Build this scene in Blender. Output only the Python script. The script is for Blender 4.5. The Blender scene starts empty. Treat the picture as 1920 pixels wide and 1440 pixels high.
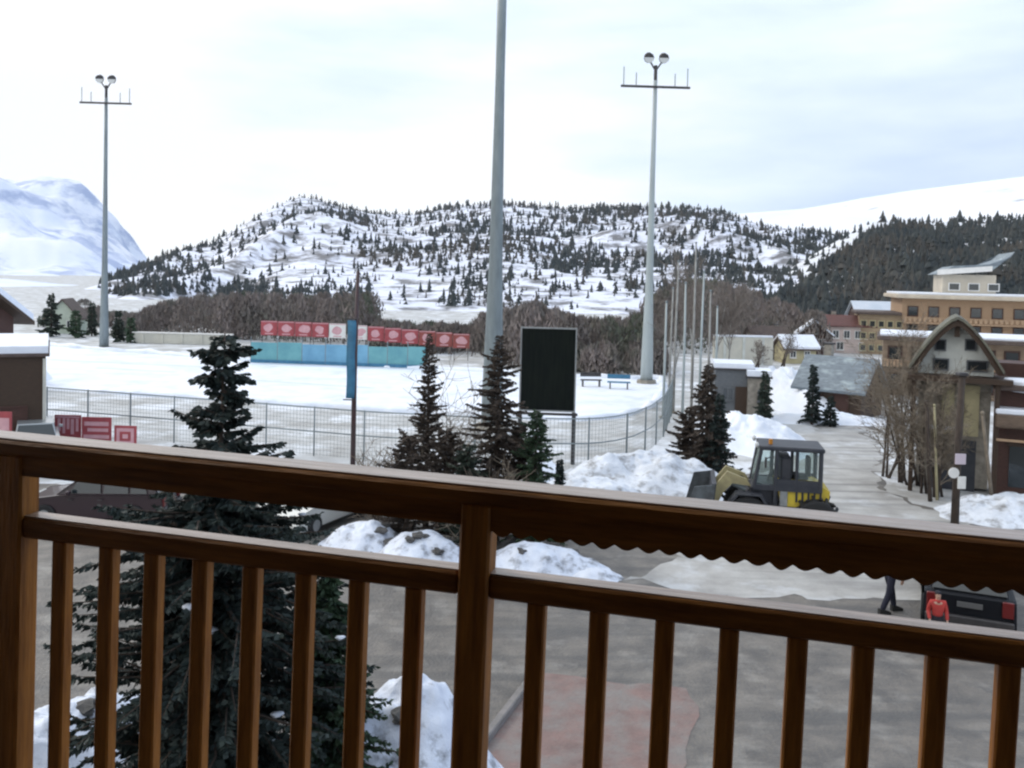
import bpy, bmesh, math, random
from mathutils import Vector, Matrix, noise, Euler, geometry

# ------------------------------------------------------------------ camera, sky, sun, exposure
S = bpy.context.scene
C = S.collection
R = math.radians
FPX, PITCH, ROLL, CAMZ = 1700.0, R(2.0), R(1.4), 7.6
HOR = 520.0                                        # horizon row at the picture centre (1920 x 1440 photo)
SH = (720 - HOR) - FPX * math.tan(PITCH)
CAM = Vector((0, 0, CAMZ))
_f = Vector((0, math.cos(PITCH), -math.sin(PITCH)))
_r0, _u0 = Vector((1, 0, 0)), Vector((0, math.sin(PITCH), math.cos(PITCH)))
_r = _r0 * math.cos(ROLL) + _u0 * math.sin(ROLL)
_u = _u0 * math.cos(ROLL) - _r0 * math.sin(ROLL)
cd = bpy.data.cameras.new('camera')
cam = bpy.data.objects.new('camera', cd)
C.objects.link(cam)
M3 = Matrix((_r, _u, -_f)).transposed()
cam.matrix_world = Matrix.Translation(CAM) @ M3.to_4x4()
cd.sensor_width = 36
cd.lens = 36 * FPX / 1920
cd.shift_y = -SH / 1920
cd.clip_start, cd.clip_end = 0.05, 30000
S.camera = cam

SUN_EL, SUN_AZ = R(38), R(-48)                     # azimuth from +Y, towards -X
W = bpy.data.worlds.new('World')
S.world = W
W.use_nodes = True
nt = W.node_tree
nt.nodes.clear()
N = nt.nodes.new
out = N('ShaderNodeOutputWorld')
sky = N('ShaderNodeTexSky')
sky.sky_type = 'NISHITA'
sky.sun_disc = False
sky.sun_elevation = SUN_EL
sky.sun_rotation = SUN_AZ
sky.altitude = 1800
bg1 = N('ShaderNodeBackground'); bg1.inputs[1].default_value = 0.12
nt.links.new(sky.outputs[0], bg1.inputs[0])
tc = N('ShaderNodeTexCoord')
mp = N('ShaderNodeMapping'); mp.inputs['Scale'].default_value = (1.3, 1.3, 5.5); mp.inputs['Rotation'].default_value = (0, R(14), R(20))
nt.links.new(tc.outputs['Generated'], mp.inputs[0])
n1 = N('ShaderNodeTexNoise'); n1.inputs['Scale'].default_value = 1.5; n1.inputs['Detail'].default_value = 5; n1.inputs['Roughness'].default_value = 0.5
nt.links.new(mp.outputs[0], n1.inputs['Vector'])
sep = N('ShaderNodeSeparateXYZ'); nt.links.new(tc.outputs['Generated'], sep.inputs[0])
# thinner cloud towards +X, thickest and whitest towards -X
ma = N('ShaderNodeMath'); ma.operation = 'MULTIPLY_ADD'; ma.inputs[1].default_value = -0.30; nt.links.new(sep.outputs[0], ma.inputs[0])
nt.links.new(n1.outputs['Fac'], ma.inputs[2])
cr = N('ShaderNodeValToRGB')
cr.color_ramp.elements[0].position = 0.31; cr.color_ramp.elements[0].color = (0.58, 0.70, 0.93, 1)
cr.color_ramp.elements[1].position = 0.57; cr.color_ramp.elements[1].color = (1.0, 1.0, 1.0, 1)
e = cr.color_ramp.elements.new(0.45); e.color = (0.80, 0.90, 1.0, 1)
nt.links.new(ma.outputs[0], cr.inputs[0])
bg2 = N('ShaderNodeBackground'); bg2.inputs[1].default_value = 1.14
nt.links.new(cr.outputs[0], bg2.inputs[0])
mx = N('ShaderNodeMixShader'); mx.inputs[0].default_value = 0.9
nt.links.new(bg1.outputs[0], mx.inputs[1]); nt.links.new(bg2.outputs[0], mx.inputs[2])
nt.links.new(mx.outputs[0], out.inputs[0])

sd = bpy.data.lights.new('sun', 'SUN')
sd.energy = 1.1
sd.angle = R(12)
sd.color = (1.0, 0.95, 0.88)
sun = bpy.data.objects.new('sun', sd)
C.objects.link(sun)
_sv = Vector((math.sin(SUN_AZ) * math.cos(SUN_EL), math.cos(SUN_AZ) * math.cos(SUN_EL), math.sin(SUN_EL)))
sun.rotation_euler = _sv.to_track_quat('Z', 'Y').to_euler()
S.view_settings.view_transform = 'Standard'
S.view_settings.look = 'None'
S.view_settings.exposure = 0.30
S.view_settings.gamma = 1.0
S.render.engine = 'CYCLES'
S.cycles.filter_width = 2.3
S.cycles.max_bounces = 6

# ------------------------------------------------------------------ places: photo pixel -> point
def ray(px, py):
    return _r * ((px - 960) / FPX) + _u * ((720 - SH - py) / FPX) + _f
def P(px, py, Y):
    d = ray(px, py)
    return CAM + d * (Y / d.y)
def G(px, py, z=0.0):
    d = ray(px, py)
    return CAM + d * ((z - CAMZ) / d.z)
def proj(p):
    q = p - CAM
    w = q.dot(_f)
    return (960 + FPX * q.dot(_r) / w, 720 - SH - FPX * q.dot(_u) / w)
def X(px, Y, z=0.0):
    x = 0.0
    for _ in range(6):
        a = proj(Vector((x, Y, z)))[0]; b = proj(Vector((x + 0.01, Y, z)))[0]
        x += (px - a) / ((b - a) / 0.01)
    return x
def at(px, Y, z=0.0):
    return Vector((X(px, Y, z), Y, z))
def Zat(px, py, Y):
    return P(px, py, Y).z

# ------------------------------------------------------------------ materials
def mat(name, col, rough=0.7, col2=None, scale=3.0, detail=4, lo=0.35, hi=0.65, bump=0.0, bscale=None, stretch=None, spec=None, metal=0.0, coat=0.0, coat_r=0.1, coat_ior=1.5, col3=None, scale3=1.0, lo3=0.5, hi3=0.6, streak=None):
    m = bpy.data.materials.new(name)
    m.use_nodes = True
    t = m.node_tree
    b = t.nodes['Principled BSDF']
    b.inputs['Base Color'].default_value = (*col, 1)
    b.inputs['Roughness'].default_value = rough
    b.inputs['Metallic'].default_value = metal
    if spec is not None: b.inputs['Specular IOR Level'].default_value = spec
    if coat:
        b.inputs['Coat Weight'].default_value = coat
        b.inputs['Coat Roughness'].default_value = coat_r
        b.inputs['Coat IOR'].default_value = coat_ior
    co = t.nodes.new('ShaderNodeTexCoord')
    vec = co.outputs['Object']
    if stretch:
        mpn = t.nodes.new('ShaderNodeMapping'); mpn.inputs['Scale'].default_value = stretch
        t.links.new(vec, mpn.inputs[0]); vec = mpn.outputs[0]
    if col2 is not None:
        n = t.nodes.new('ShaderNodeTexNoise'); n.inputs['Scale'].default_value = scale; n.inputs['Detail'].default_value = detail; n.inputs['Roughness'].default_value = 0.62
        t.links.new(vec, n.inputs['Vector'])
        r = t.nodes.new('ShaderNodeValToRGB')
        r.color_ramp.elements[0].position = lo; r.color_ramp.elements[0].color = (*col, 1)
        r.color_ramp.elements[1].position = hi; r.color_ramp.elements[1].color = (*col2, 1)
        t.links.new(n.outputs['Fac'], r.inputs[0])
        last = r.outputs[0]
        if col3 is not None:
            n3 = t.nodes.new('ShaderNodeTexNoise'); n3.inputs['Scale'].default_value = scale3; n3.inputs['Detail'].default_value = 6; n3.inputs['Roughness'].default_value = 0.65
            t.links.new(vec, n3.inputs['Vector'])
            mr = t.nodes.new('ShaderNodeMapRange'); mr.inputs[1].default_value = lo3; mr.inputs[2].default_value = hi3
            t.links.new(n3.outputs['Fac'], mr.inputs[0])
            mi = t.nodes.new('ShaderNodeMix'); mi.data_type = 'RGBA'; mi.inputs[7].default_value = (*col3, 1)
            t.links.new(mr.outputs[0], mi.inputs[0]); t.links.new(last, mi.inputs[6])
            last = mi.outputs[2]
        if streak:                                            # tyre tracks and smears of melt water
            ms = t.nodes.new('ShaderNodeMapping'); ms.inputs['Rotation'].default_value = (0, 0, streak[0]); ms.inputs['Scale'].default_value = (.10, 1.7, 1)
            ns = t.nodes.new('ShaderNodeTexNoise'); ns.inputs['Scale'].default_value = 1.0; ns.inputs['Detail'].default_value = 7; ns.inputs['Distortion'].default_value = .25
            rs_ = t.nodes.new('ShaderNodeMapRange'); rs_.inputs[1].default_value = .50; rs_.inputs[2].default_value = .66; rs_.inputs[4].default_value = streak[1]
            mi2 = t.nodes.new('ShaderNodeMix'); mi2.data_type = 'RGBA'; mi2.inputs[7].default_value = (*streak[2], 1)
            t.links.new(co.outputs['Object'], ms.inputs[0]); t.links.new(ms.outputs[0], ns.inputs['Vector']); t.links.new(ns.outputs['Fac'], rs_.inputs[0])
            t.links.new(rs_.outputs[0], mi2.inputs[0]); t.links.new(last, mi2.inputs[6]); last = mi2.outputs[2]
        t.links.new(last, b.inputs['Base Color'])
    if bump:
        nb = t.nodes.new('ShaderNodeTexNoise'); nb.inputs['Scale'].default_value = bscale or scale * 4; nb.inputs['Detail'].default_value = 5
        t.links.new(vec, nb.inputs['Vector'])
        bp = t.nodes.new('ShaderNodeBump'); bp.inputs['Strength'].default_value = bump; bp.inputs['Distance'].default_value = 0.05
        t.links.new(nb.outputs['Fac'], bp.inputs['Height']); t.links.new(bp.outputs[0], b.inputs['Normal'])
    return m

SNOW = mat('snow', (0.76, 0.82, 0.91), 0.55, (0.86, 0.88, 0.92), 0.5, bump=0.5, bscale=3, col3=(0.62, 0.68, 0.78), scale3=.35, lo3=.50, hi3=.68)
SNOWROOF = mat('roof snow', (0.82, 0.86, 0.92), 0.55, (0.74, 0.78, 0.86), 2.0, bump=0.3, bscale=5)
DIRTYSNOW = mat('dirty snow', (0.78, 0.82, 0.88), 0.6, (0.56, 0.60, 0.66), 1.6, bump=0.9, bscale=6, col3=(0.20, 0.19, 0.18), scale3=2.2, lo3=0.50, hi3=0.70)
HEAPSNOW = mat('heap snow', (0.76, 0.81, 0.90), 0.6, (0.60, 0.65, 0.75), 1.8, bump=0.9, bscale=5, col3=(0.11, 0.11, 0.115), scale3=2.2, lo3=0.53, hi3=0.70)
ASPHALT = mat('salted asphalt', (0.22, 0.215, 0.20), 0.75, (0.15, 0.15, 0.155), 0.45, detail=8, lo=0.38, hi=0.62, bump=0.5, bscale=9, col3=(0.34, 0.335, 0.32), scale3=0.8, lo3=0.55, hi3=0.70)
PLAZA = mat('plaza asphalt', (0.190, 0.172, 0.150), 0.6, (0.098, 0.092, 0.086), 1.5, detail=12, bump=0.7, bscale=14, col3=(0.28, 0.265, 0.24), scale3=0.9, lo3=0.52, hi3=0.74, streak=(R(-24), .75, (.085, .083, .08)))
ROADM = mat('pale road', (0.47, 0.465, 0.445), 0.65, (0.31, 0.30, 0.285), 0.9, detail=12, bump=0.5, bscale=8, streak=(R(-62), .6, (.17, .165, .16)), col3=(0.56, 0.58, 0.60), scale3=0.5, lo3=0.52, hi3=0.68)
PAVE = mat('reddish paving', (0.250, 0.165, 0.145), 0.75, (0.175, 0.120, 0.108), 2.2, detail=10, bump=0.5, bscale=14, col3=(0.22, 0.205, 0.19), scale3=1.2, lo3=.42, hi3=.66)
KERB = mat('kerb stone', (0.24, 0.22, 0.21), 0.8, (0.17, 0.16, 0.15), 4)
DEADGRASS = mat('slush ground', (0.56, 0.575, 0.58), 0.85, (0.34, 0.335, 0.32), 0.5, detail=8, bump=0.5, bscale=4, col3=(0.70, 0.73, 0.77), scale3=0.35, lo3=0.50, hi3=0.62)
def woodmat(name, c1, c2, st, rough=0.4, coat=0.0, **k):
    return mat(name, c1, rough, c2, 6.0, 6, 0.3, 0.7, bump=0.15, bscale=20, stretch=st, coat=coat, **k)
WOODV = woodmat('varnished wood upright', (0.47, 0.195, 0.034), (0.19, 0.070, 0.012), (8, 8, 0.7), 0.5, spec=0.25)
WOODH = woodmat('varnished wood rail', (0.31, 0.125, 0.023), (0.115, 0.042, 0.009), (0.7, 8, 8), 0.5, spec=0.25)
WOODTOP = woodmat('sky-sheen rail top', (0.46, 0.34, 0.255), (0.22, 0.145, 0.095), (0.7, 8, 8), 0.4, coat=.55, coat_r=0.25, coat_ior=1.5)  # pale colour stands in for sky reflected off the rail's top face
TIMBER = woodmat('dark timber', (0.060, 0.034, 0.018), (0.032, 0.018, 0.010), (1, 1, 6), 0.7)
TIMBERR = woodmat('red brown timber', (0.085, 0.036, 0.024), (0.045, 0.020, 0.015), (1, 1, 5), 0.7)
TIMBERO = woodmat('orange timber', (0.47, 0.32, 0.20), (0.36, 0.24, 0.15), (0.6, 0.6, 3), 0.75)
TIMBERG = woodmat('grey timber', (0.15, 0.16, 0.17), (0.09, 0.10, 0.11), (1, 1, 5), 0.75)
PALEWALL = mat('pale render', (0.62, 0.64, 0.60), 0.85, (0.50, 0.52, 0.49), 1.2, bump=0.1)
BEIGEWALL = mat('beige render', (0.60, 0.58, 0.50), 0.85, (0.50, 0.49, 0.43), 0.8, bump=0.1)
PINKWALL = mat('pinkish render', (0.58, 0.47, 0.42), 0.85, (0.48, 0.40, 0.37), 0.8, bump=0.1)
OCHRE = mat('ochre render', (0.50, 0.44, 0.26), 0.85, (0.36, 0.32, 0.20), 1.4, bump=0.15)
STONE = mat('stone', (0.34, 0.31, 0.26), 0.85, (0.20, 0.18, 0.15), 3.5, bump=0.5, bscale=5)
WHITEP = mat('white paint', (0.80, 0.79, 0.76), 0.5, (0.70, 0.69, 0.66), 2)
PALEPINK = mat('pale printed mark', (0.66, 0.38, 0.41), 0.6, (0.56, 0.30, 0.33), 3)
REDP = mat('red banner', (0.42, 0.075, 0.085), 0.6, (0.30, 0.055, 0.065), 2)
REDPD = mat('faded red banner', (0.34, 0.075, 0.065), 0.6, (0.24, 0.06, 0.05), 2)
TEAL = mat('teal sheet', (0.15, 0.38, 0.41), 0.6, (0.10, 0.29, 0.34), 0.8, bump=0.3, bscale=2)
BLUET = mat('blue sheet', (0.17, 0.39, 0.55), 0.6, (0.12, 0.30, 0.45), 0.8, bump=0.3, bscale=2)
BLUEB = mat('blue banner', (0.05, 0.20, 0.33), 0.55, (0.03, 0.13, 0.23), 3)
STEEL = mat('galvanised steel', (0.23, 0.27, 0.28), 0.5, (0.17, 0.20, 0.21), 2.5, stretch=(1, 1, 0.25), metal=0.25)
STEELP = mat('pale painted steel', (0.40, 0.45, 0.45), 0.5, (0.32, 0.36, 0.36), 1.2, stretch=(1, 1, 0.2), metal=0.1)
DARKM = mat('dark metal', (0.035, 0.033, 0.035), 0.5, (0.06, 0.055, 0.055), 4, metal=0.2)
REDDARK = mat('dark red pole paint', (0.06, 0.022, 0.024), 0.5, (0.035, 0.02, 0.022), 3)
BOARD = mat('black board face', (0.005, 0.007, 0.007), 0.9, (0.011, 0.014, 0.011), 1.2, stretch=(6, 1, 0.6))
FRAMEM = mat('grey frame', (0.27, 0.28, 0.28), 0.6, (0.19, 0.20, 0.20), 3)
RUBBER = mat('rubber', (0.012, 0.012, 0.013), 0.8, (0.02, 0.02, 0.02), 8, bump=0.3)
GLASSD = mat('dark window glass', (0.02, 0.028, 0.032), 0.08, spec=0.8)
CABGLASS = mat('cab glass', (0.55, 0.66, 0.64), 0.06, spec=0.6)
CABGLASS.node_tree.nodes['Principled BSDF'].inputs['Transmission Weight'].default_value = 0.85
CABGLASS.node_tree.nodes['Principled BSDF'].inputs['IOR'].default_value = 1.1
YELLOW = mat('loader yellow', (0.66, 0.50, 0.035), 0.5, (0.48, 0.36, 0.05), 3, coat=0.3)
YELLOWD = mat('worn loader yellow', (0.40, 0.35, 0.18), 0.6, (0.28, 0.24, 0.13), 4)
CHASSIS = mat('loader chassis', (0.022, 0.026, 0.036), 0.55, (0.04, 0.042, 0.05), 3)
SLATE = mat('slate roof', (0.20, 0.24, 0.27), 0.6, (0.14, 0.17, 0.20), 3, stretch=(1, 1, 3), col3=(0.42, 0.50, 0.52), scale3=0.9, lo3=0.5, hi3=0.75)
ROOFRED = mat('red brown roof', (0.13, 0.05, 0.042), 0.7, (0.09, 0.036, 0.03), 3)
ROOFBR = mat('brown roof', (0.11, 0.08, 0.065), 0.75, (0.07, 0.05, 0.045), 3)
ROCK = mat('rock', (0.07, 0.068, 0.065), 0.9, (0.13, 0.125, 0.12), 3, bump=0.6)
BARK = mat('bark', (0.075, 0.055, 0.042), 0.9, (0.045, 0.034, 0.028), 8, stretch=(1, 1, 0.3), bump=0.5)
PALEBARK = mat('pale bark', (0.36, 0.36, 0.34), 0.8, (0.22, 0.21, 0.19), 5, stretch=(1, 1, 0.4))
TWIG = mat('twigs', (0.20, 0.17, 0.15), 0.9, (0.13, 0.11, 0.095), 3)
TWIGP = mat('pale twigs', (0.24, 0.20, 0.15), 0.9, (0.16, 0.13, 0.10), 3)
SPRUCE = mat('spruce needles', (0.018, 0.030, 0.022), 0.7, (0.034, 0.050, 0.032), 2.5)
SPRUCE2 = mat('green spruce needles', (0.020, 0.046, 0.022), 0.7, (0.042, 0.075, 0.034), 2.5)
SPRUCED = mat('dark blue spruce needles', (0.010, 0.020, 0.018), 0.7, (0.022, 0.036, 0.030), 2.5)
LARCH = mat('brown larch twigs', (0.075, 0.055, 0.040), 0.85, (0.045, 0.035, 0.028), 2.5)
HILLTREE = mat('distant conifer', (0.030, 0.040, 0.044), 0.9, (0.060, 0.068, 0.064), 0.05, col3=(0.075, 0.068, 0.058), scale3=.03)
BELT = mat('bare woodland', (0.23, 0.19, 0.175), 0.9, (0.15, 0.135, 0.12), 0.25, col3=(0.12, 0.135, 0.10), scale3=0.09)
CLOTHD = mat('dark cloth', (0.012, 0.013, 0.020), 0.85, (0.02, 0.02, 0.028), 8)
CLOTHN = mat('navy cloth', (0.010, 0.012, 0.026), 0.85, (0.016, 0.018, 0.036), 8)
CLOTHR = mat('red cloth', (0.48, 0.045, 0.035), 0.75, (0.36, 0.035, 0.03), 8)
SKIN = mat('skin', (0.48, 0.29, 0.21), 0.6)
HAIR = mat('hair', (0.03, 0.02, 0.015), 0.6)
BLACKP = mat('black car paint', (0.005, 0.006, 0.009), 0.5, spec=.2)
BURG = mat('burgundy car paint', (0.022, 0.007, 0.013), 0.4, coat=.5)
SILVERP = mat('silver car paint', (0.36, 0.39, 0.40), 0.3, metal=0.3, coat=0.8)
WHITECAR = mat('white car paint', (0.66, 0.66, 0.62), 0.3, coat=0.8)
LAMPG = mat('lamp glass', (0.55, 0.56, 0.55), 0.15)
REDLAMP = mat('red lamp lens', (0.13, 0.008, 0.008), 0.3)

# ------------------------------------------------------------------ mesh building
class MB:
    def __init__(s): s.v, s.f = [], []
    def add(s, vs, fs, M=None):
        o = len(s.v)
        s.v += [tuple(M @ Vector(q)) if M else tuple(q) for q in vs]
        s.f += [tuple(i + o for i in q) for q in fs]
        return s
    def box(s, c, d, rz=0.0, M=None, bev=0.0):
        x, y, z = d[0] / 2, d[1] / 2, d[2] / 2
        T = Matrix.Translation(c) @ Matrix.Rotation(rz, 4, 'Z')
        if M: T = M @ T
        if bev > 0:
            b = min(bev, x * .45, y * .45, z * .45)
            vs, fs = [], []
            for zz, ins in ((-z, b), (-z + b, 0), (z - b, 0), (z, b)):
                xx, yy = x - ins, y - ins
                bb = b if ins == 0 else b * .4
                vs += [(-xx + bb, -yy, zz), (xx - bb, -yy, zz), (xx, -yy + bb, zz), (xx, yy - bb, zz), (xx - bb, yy, zz), (-xx + bb, yy, zz), (-xx, yy - bb, zz), (-xx, -yy + bb, zz)]
            for r in range(3):
                for i in range(8):
                    j = (i + 1) % 8
                    fs.append((r * 8 + i, r * 8 + j, r * 8 + 8 + j, r * 8 + 8 + i))
            fs.append(tuple(reversed(range(8)))); fs.append(tuple(range(24, 32)))
            return s.add(vs, fs, T)
        vs = [(-x, -y, -z), (x, -y, -z), (x, y, -z), (-x, y, -z), (-x, -y, z), (x, -y, z), (x, y, z), (-x, y, z)]
        return s.add(vs, [(3, 2, 1, 0), (4, 5, 6, 7), (0, 1, 5, 4), (1, 2, 6, 5), (2, 3, 7, 6), (3, 0, 4, 7)], T)
    def tube(s, pts, rs, n=8, cap=True):
        pts = [Vector(p) for p in pts]
        if not hasattr(rs, '__len__'): rs = [rs] * len(pts)
        vs, fs = [], []
        a = None
        for i, p in enumerate(pts):
            t = (pts[min(i + 1, len(pts) - 1)] - pts[max(i - 1, 0)])
            t = t.normalized() if t.length > 1e-9 else Vector((0, 0, 1))
            if a is None: a = t.orthogonal().normalized()
            a = a - t * a.dot(t)
            a = a.normalized() if a.length > 1e-6 else t.orthogonal().normalized()
            b = t.cross(a)
            for k in range(n):
                w = 2 * math.pi * k / n
                vs.append(p + (a * math.cos(w) + b * math.sin(w)) * rs[i])
        for i in range(len(pts) - 1):
            for k in range(n):
                j = (k + 1) % n
                fs.append((i * n + k, i * n + j, i * n + n + j, i * n + n + k))
        if cap:
            fs.append(tuple(reversed(range(n)))); fs.append(tuple(range((len(pts) - 1) * n, len(pts) * n)))
        return s.add(vs, fs)
    def prism(s, poly, a, b, axis='y', M=None):                # polygon in the other two axes, extruded a..b along axis
        n = len(poly)
        def mk(p, t): return {'y': (p[0], t, p[1]), 'x': (t, p[0], p[1]), 'z': (p[0], p[1], t)}[axis]
        vs = [mk(p, a) for p in poly] + [mk(p, b) for p in poly]
        fs = [tuple(range(n)), tuple(range(2 * n - 1, n - 1, -1))] + [(i, i + n, (i + 1) % n + n, (i + 1) % n) for i in range(n)]
        return s.add(vs, fs, M)
    def ball(s, c, r, seg=12, rings=8, sc=(1, 1, 1), rough=0.0, seed=0):
        c = Vector(c); vs, fs = [], []
        for i in range(rings + 1):
            th = math.pi * i / rings
            for k in range(seg):
                w = 2 * math.pi * k / seg
                d = Vector((math.sin(th) * math.cos(w), math.sin(th) * math.sin(w), math.cos(th)))
                q = r * (1 + rough * noise.noise(d * 1.7 + Vector((seed, seed * .7, 0))))
                vs.append(c + Vector((d.x * q * sc[0], d.y * q * sc[1], d.z * q * sc[2])))
        for i in range(rings):
            for k in range(seg):
                j = (k + 1) % seg
                fs.append((i * seg + k, i * seg + seg + k, i * seg + seg + j, i * seg + j))
        return s.add(vs, fs)
    def build(s, name, m, parent=None, smooth=False, label=None):
        me = bpy.data.meshes.new(name)
        me.from_pydata(s.v, [], s.f)
        me.validate()
        bm = bmesh.new(); bm.from_mesh(me)
        bmesh.ops.recalc_face_normals(bm, faces=bm.faces); bm.to_mesh(me); bm.free()
        if smooth:
            for p in me.polygons: p.use_smooth = True
        if m: me.materials.append(m)
        o = bpy.data.objects.new(name, me)
        C.objects.link(o)
        if parent: o.parent = parent
        if label: o['label'] = label
        return o

def raw(name, v, f, m, parent=None, smooth=False):
    me = bpy.data.meshes.new(name); me.from_pydata(v, [], f)
    if smooth:
        for p in me.polygons: p.use_smooth = True
    me.materials.append(m)
    o = bpy.data.objects.new(name, me); C.objects.link(o)
    if parent: o.parent = parent
    return o
def tag(o, label=None, cat=None, group=None, kind=None):
    if label: o['label'] = label
    if cat: o['category'] = cat
    if group: o['group'] = group
    if kind: o['kind'] = kind
    return o
def thing(name, label, cat, loc=(0, 0, 0), rz=0.0, group=None):
    o = bpy.data.objects.new(name, None); C.objects.link(o)
    o.empty_display_size = 0.3
    o.location = loc; o.rotation_euler = (0, 0, rz)
    return tag(o, label, cat, group)
def copy_tree(o, parent=None):
    c = o.copy(); C.objects.link(c)
    if parent: c.parent = parent
    for ch in [q for q in bpy.data.objects if q.parent == o]: copy_tree(ch, c)
    return c
def fbm(x, y, seed=0.0, o=4):
    return noise.fractal(Vector((x, y, seed)), 1.0, 2.0, o)
def lerp_table(tab, x):
    if x <= tab[0][0]: return tab[0][1]
    for (a, b), (c, d) in zip(tab, tab[1:]):
        if x <= c: return b + (d - b) * (x - a) / (c - a)
    return tab[-1][1]
def sstep(a, b, x):
    t = max(0, min(1, (x - a) / (b - a))); return t * t * (3 - 2 * t)

# ------------------------------------------------------------------ the ground and what is laid on it
def sheet(name, pts, z, m, jag=0.0):
    if jag:
        q = []
        for i in range(len(pts)):
            (x1, y1), (x2, y2) = pts[i][:2], pts[(i + 1) % len(pts)][:2]
            n = max(1, int(math.hypot(x2 - x1, y2 - y1) / .35))
            q += [(x1 + (x2 - x1) * k / n, y1 + (y2 - y1) * k / n) for k in range(n)]
        pts = [(x + jag * fbm(x * .55, y * .55, 2.2, 5), y + jag * fbm(x * .55, y * .55, 8.8, 5)) for x, y in q]
    n = len(pts)
    r = geometry.delaunay_2d_cdt([Vector((p[0], p[1])) for p in pts], [(i, (i + 1) % n) for i in range(n)], [], 1, 1e-4)
    fs = [tuple(q) if (r[0][q[1]] - r[0][q[0]]).cross(r[0][q[2]] - r[0][q[0]]) > 0 else tuple(reversed(q)) for q in r[2]]
    o = raw(name, [(p.x, p.y, z) for p in r[0]], fs, m)
    return tag(o, kind='structure')
sheet('ground', [(-6000, -60), (6000, -60), (6000, 7000), (-6000, 7000)], 0.0, DEADGRASS)
g2 = lambda l: [(G(a, b).x, G(a, b).y) for a, b in l]
sheet('plaza', [(-16, 4), (34, 4), (34, 24), (X(1860, 29), 29), (X(1660, 33), 33), (X(1640, 50), 50), (X(1560, 50), 50), (X(1440, 38), 38), (X(1180, 29), 29), (X(900, 27), 27), (X(480, 31), 31), (X(0, 32), 32), (-26, 32), (-26, 10)], 0.004, PLAZA, .9)
sheet('road', [(X(1180, 22.5), 22.5), (X(1600, 21.5), 21.5), (X(2000, 24), 24), (X(1860, 28.5), 28.5), (X(1650, 33), 33), (X(1640, 47), 47), (X(1600, 49), 49), (X(1520, 47), 47), (X(1480, 38), 38), (X(1400, 29), 29), (X(1250, 25), 25)], 0.008, ROADM, 1.1)
sheet('paving', g2([(760, 1560), (905, 1400), (990, 1288), (1010, 1262), (1120, 1272), (1290, 1290), (1300, 1330), (1280, 1400), (1255, 1560)]), 0.012, PAVE, .3)
a, b = G(905, 1400), G(992, 1286)
k = MB(); d = (b - a); L = d.length + 3.0; c = (a + b) / 2 - d.normalized() * 1.2
k.box((c.x, c.y, 0.075), (L, 0.14, 0.15), math.atan2(d.y, d.x), bev=0.02)
tag(k.build('kerb', KERB), kind='structure')
# snow field: one sheet with a gently uneven surface and rolled tracks
def in_poly(x, y, pl):
    r = False
    for i in range(len(pl)):
        (x1, y1), (x2, y2) = pl[i], pl[i - 1]
        if (y1 > y) != (y2 > y) and x < (x2 - x1) * (y - y1) / (y2 - y1) + x1: r = not r
    return r
FIELD = [(X(-160, 57), 57), (X(90, 55.5), 55.5), (X(380, 53), 53), (X(700, 50), 50), (X(900, 49), 49), (X(1085, 48.5), 48.5), (X(1160, 50), 50), (X(1215, 54), 54), (X(1245, 61), 61), (X(1240, 70), 70), (X(1080, 70), 70), (X(800, 73.5), 73.5), (X(470, 76), 76), (X(100, 86), 86), (X(-200, 92), 92)]
sheet('snow_field', FIELD, 0.012, SNOW)
# a low ridge of rolled snow round the field
ridge = MB()
pts = []
for i in range(len(FIELD)):
    (x1, y1), (x2, y2) = FIELD[i], FIELD[(i + 1) % len(FIELD)]
    nseg = max(2, int(math.hypot(x2 - x1, y2 - y1) / 0.8))
    for q in range(nseg):
        pts.append((x1 + (x2 - x1) * q / nseg, y1 + (y2 - y1) * q / nseg))
ridge.tube([(p[0], p[1], 0.0 + 0.12 * fbm(p[0] * .5, p[1] * .5, 3)) for p in pts + pts[:1]], [0.30 + 0.16 * fbm(p[0] * .7, p[1] * .7, 9) for p in pts + pts[:1]], 8, False)
tag(ridge.build('snow_ridge', SNOW, smooth=True), 'long low ridge of rolled snow round the edge of the white field', 'snow ridge')
# grey rolled tracks across the field
for (pa, pb, w) in (((95, 675), (420, 690), .5), ((470, 713), (700, 728), .4), ((180, 690), (330, 698), .35)):
    A, B = G(*pa), G(*pb); dd = (B - A).normalized(); nn = Vector((-dd.y, dd.x, 0)) * w
    sheet('snow_track', [A - nn, B - nn, B + nn, A + nn], 0.016, mat('packed snow', (0.58, 0.66, 0.78), 0.5, (0.70, 0.75, 0.83), 0.9))

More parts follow.
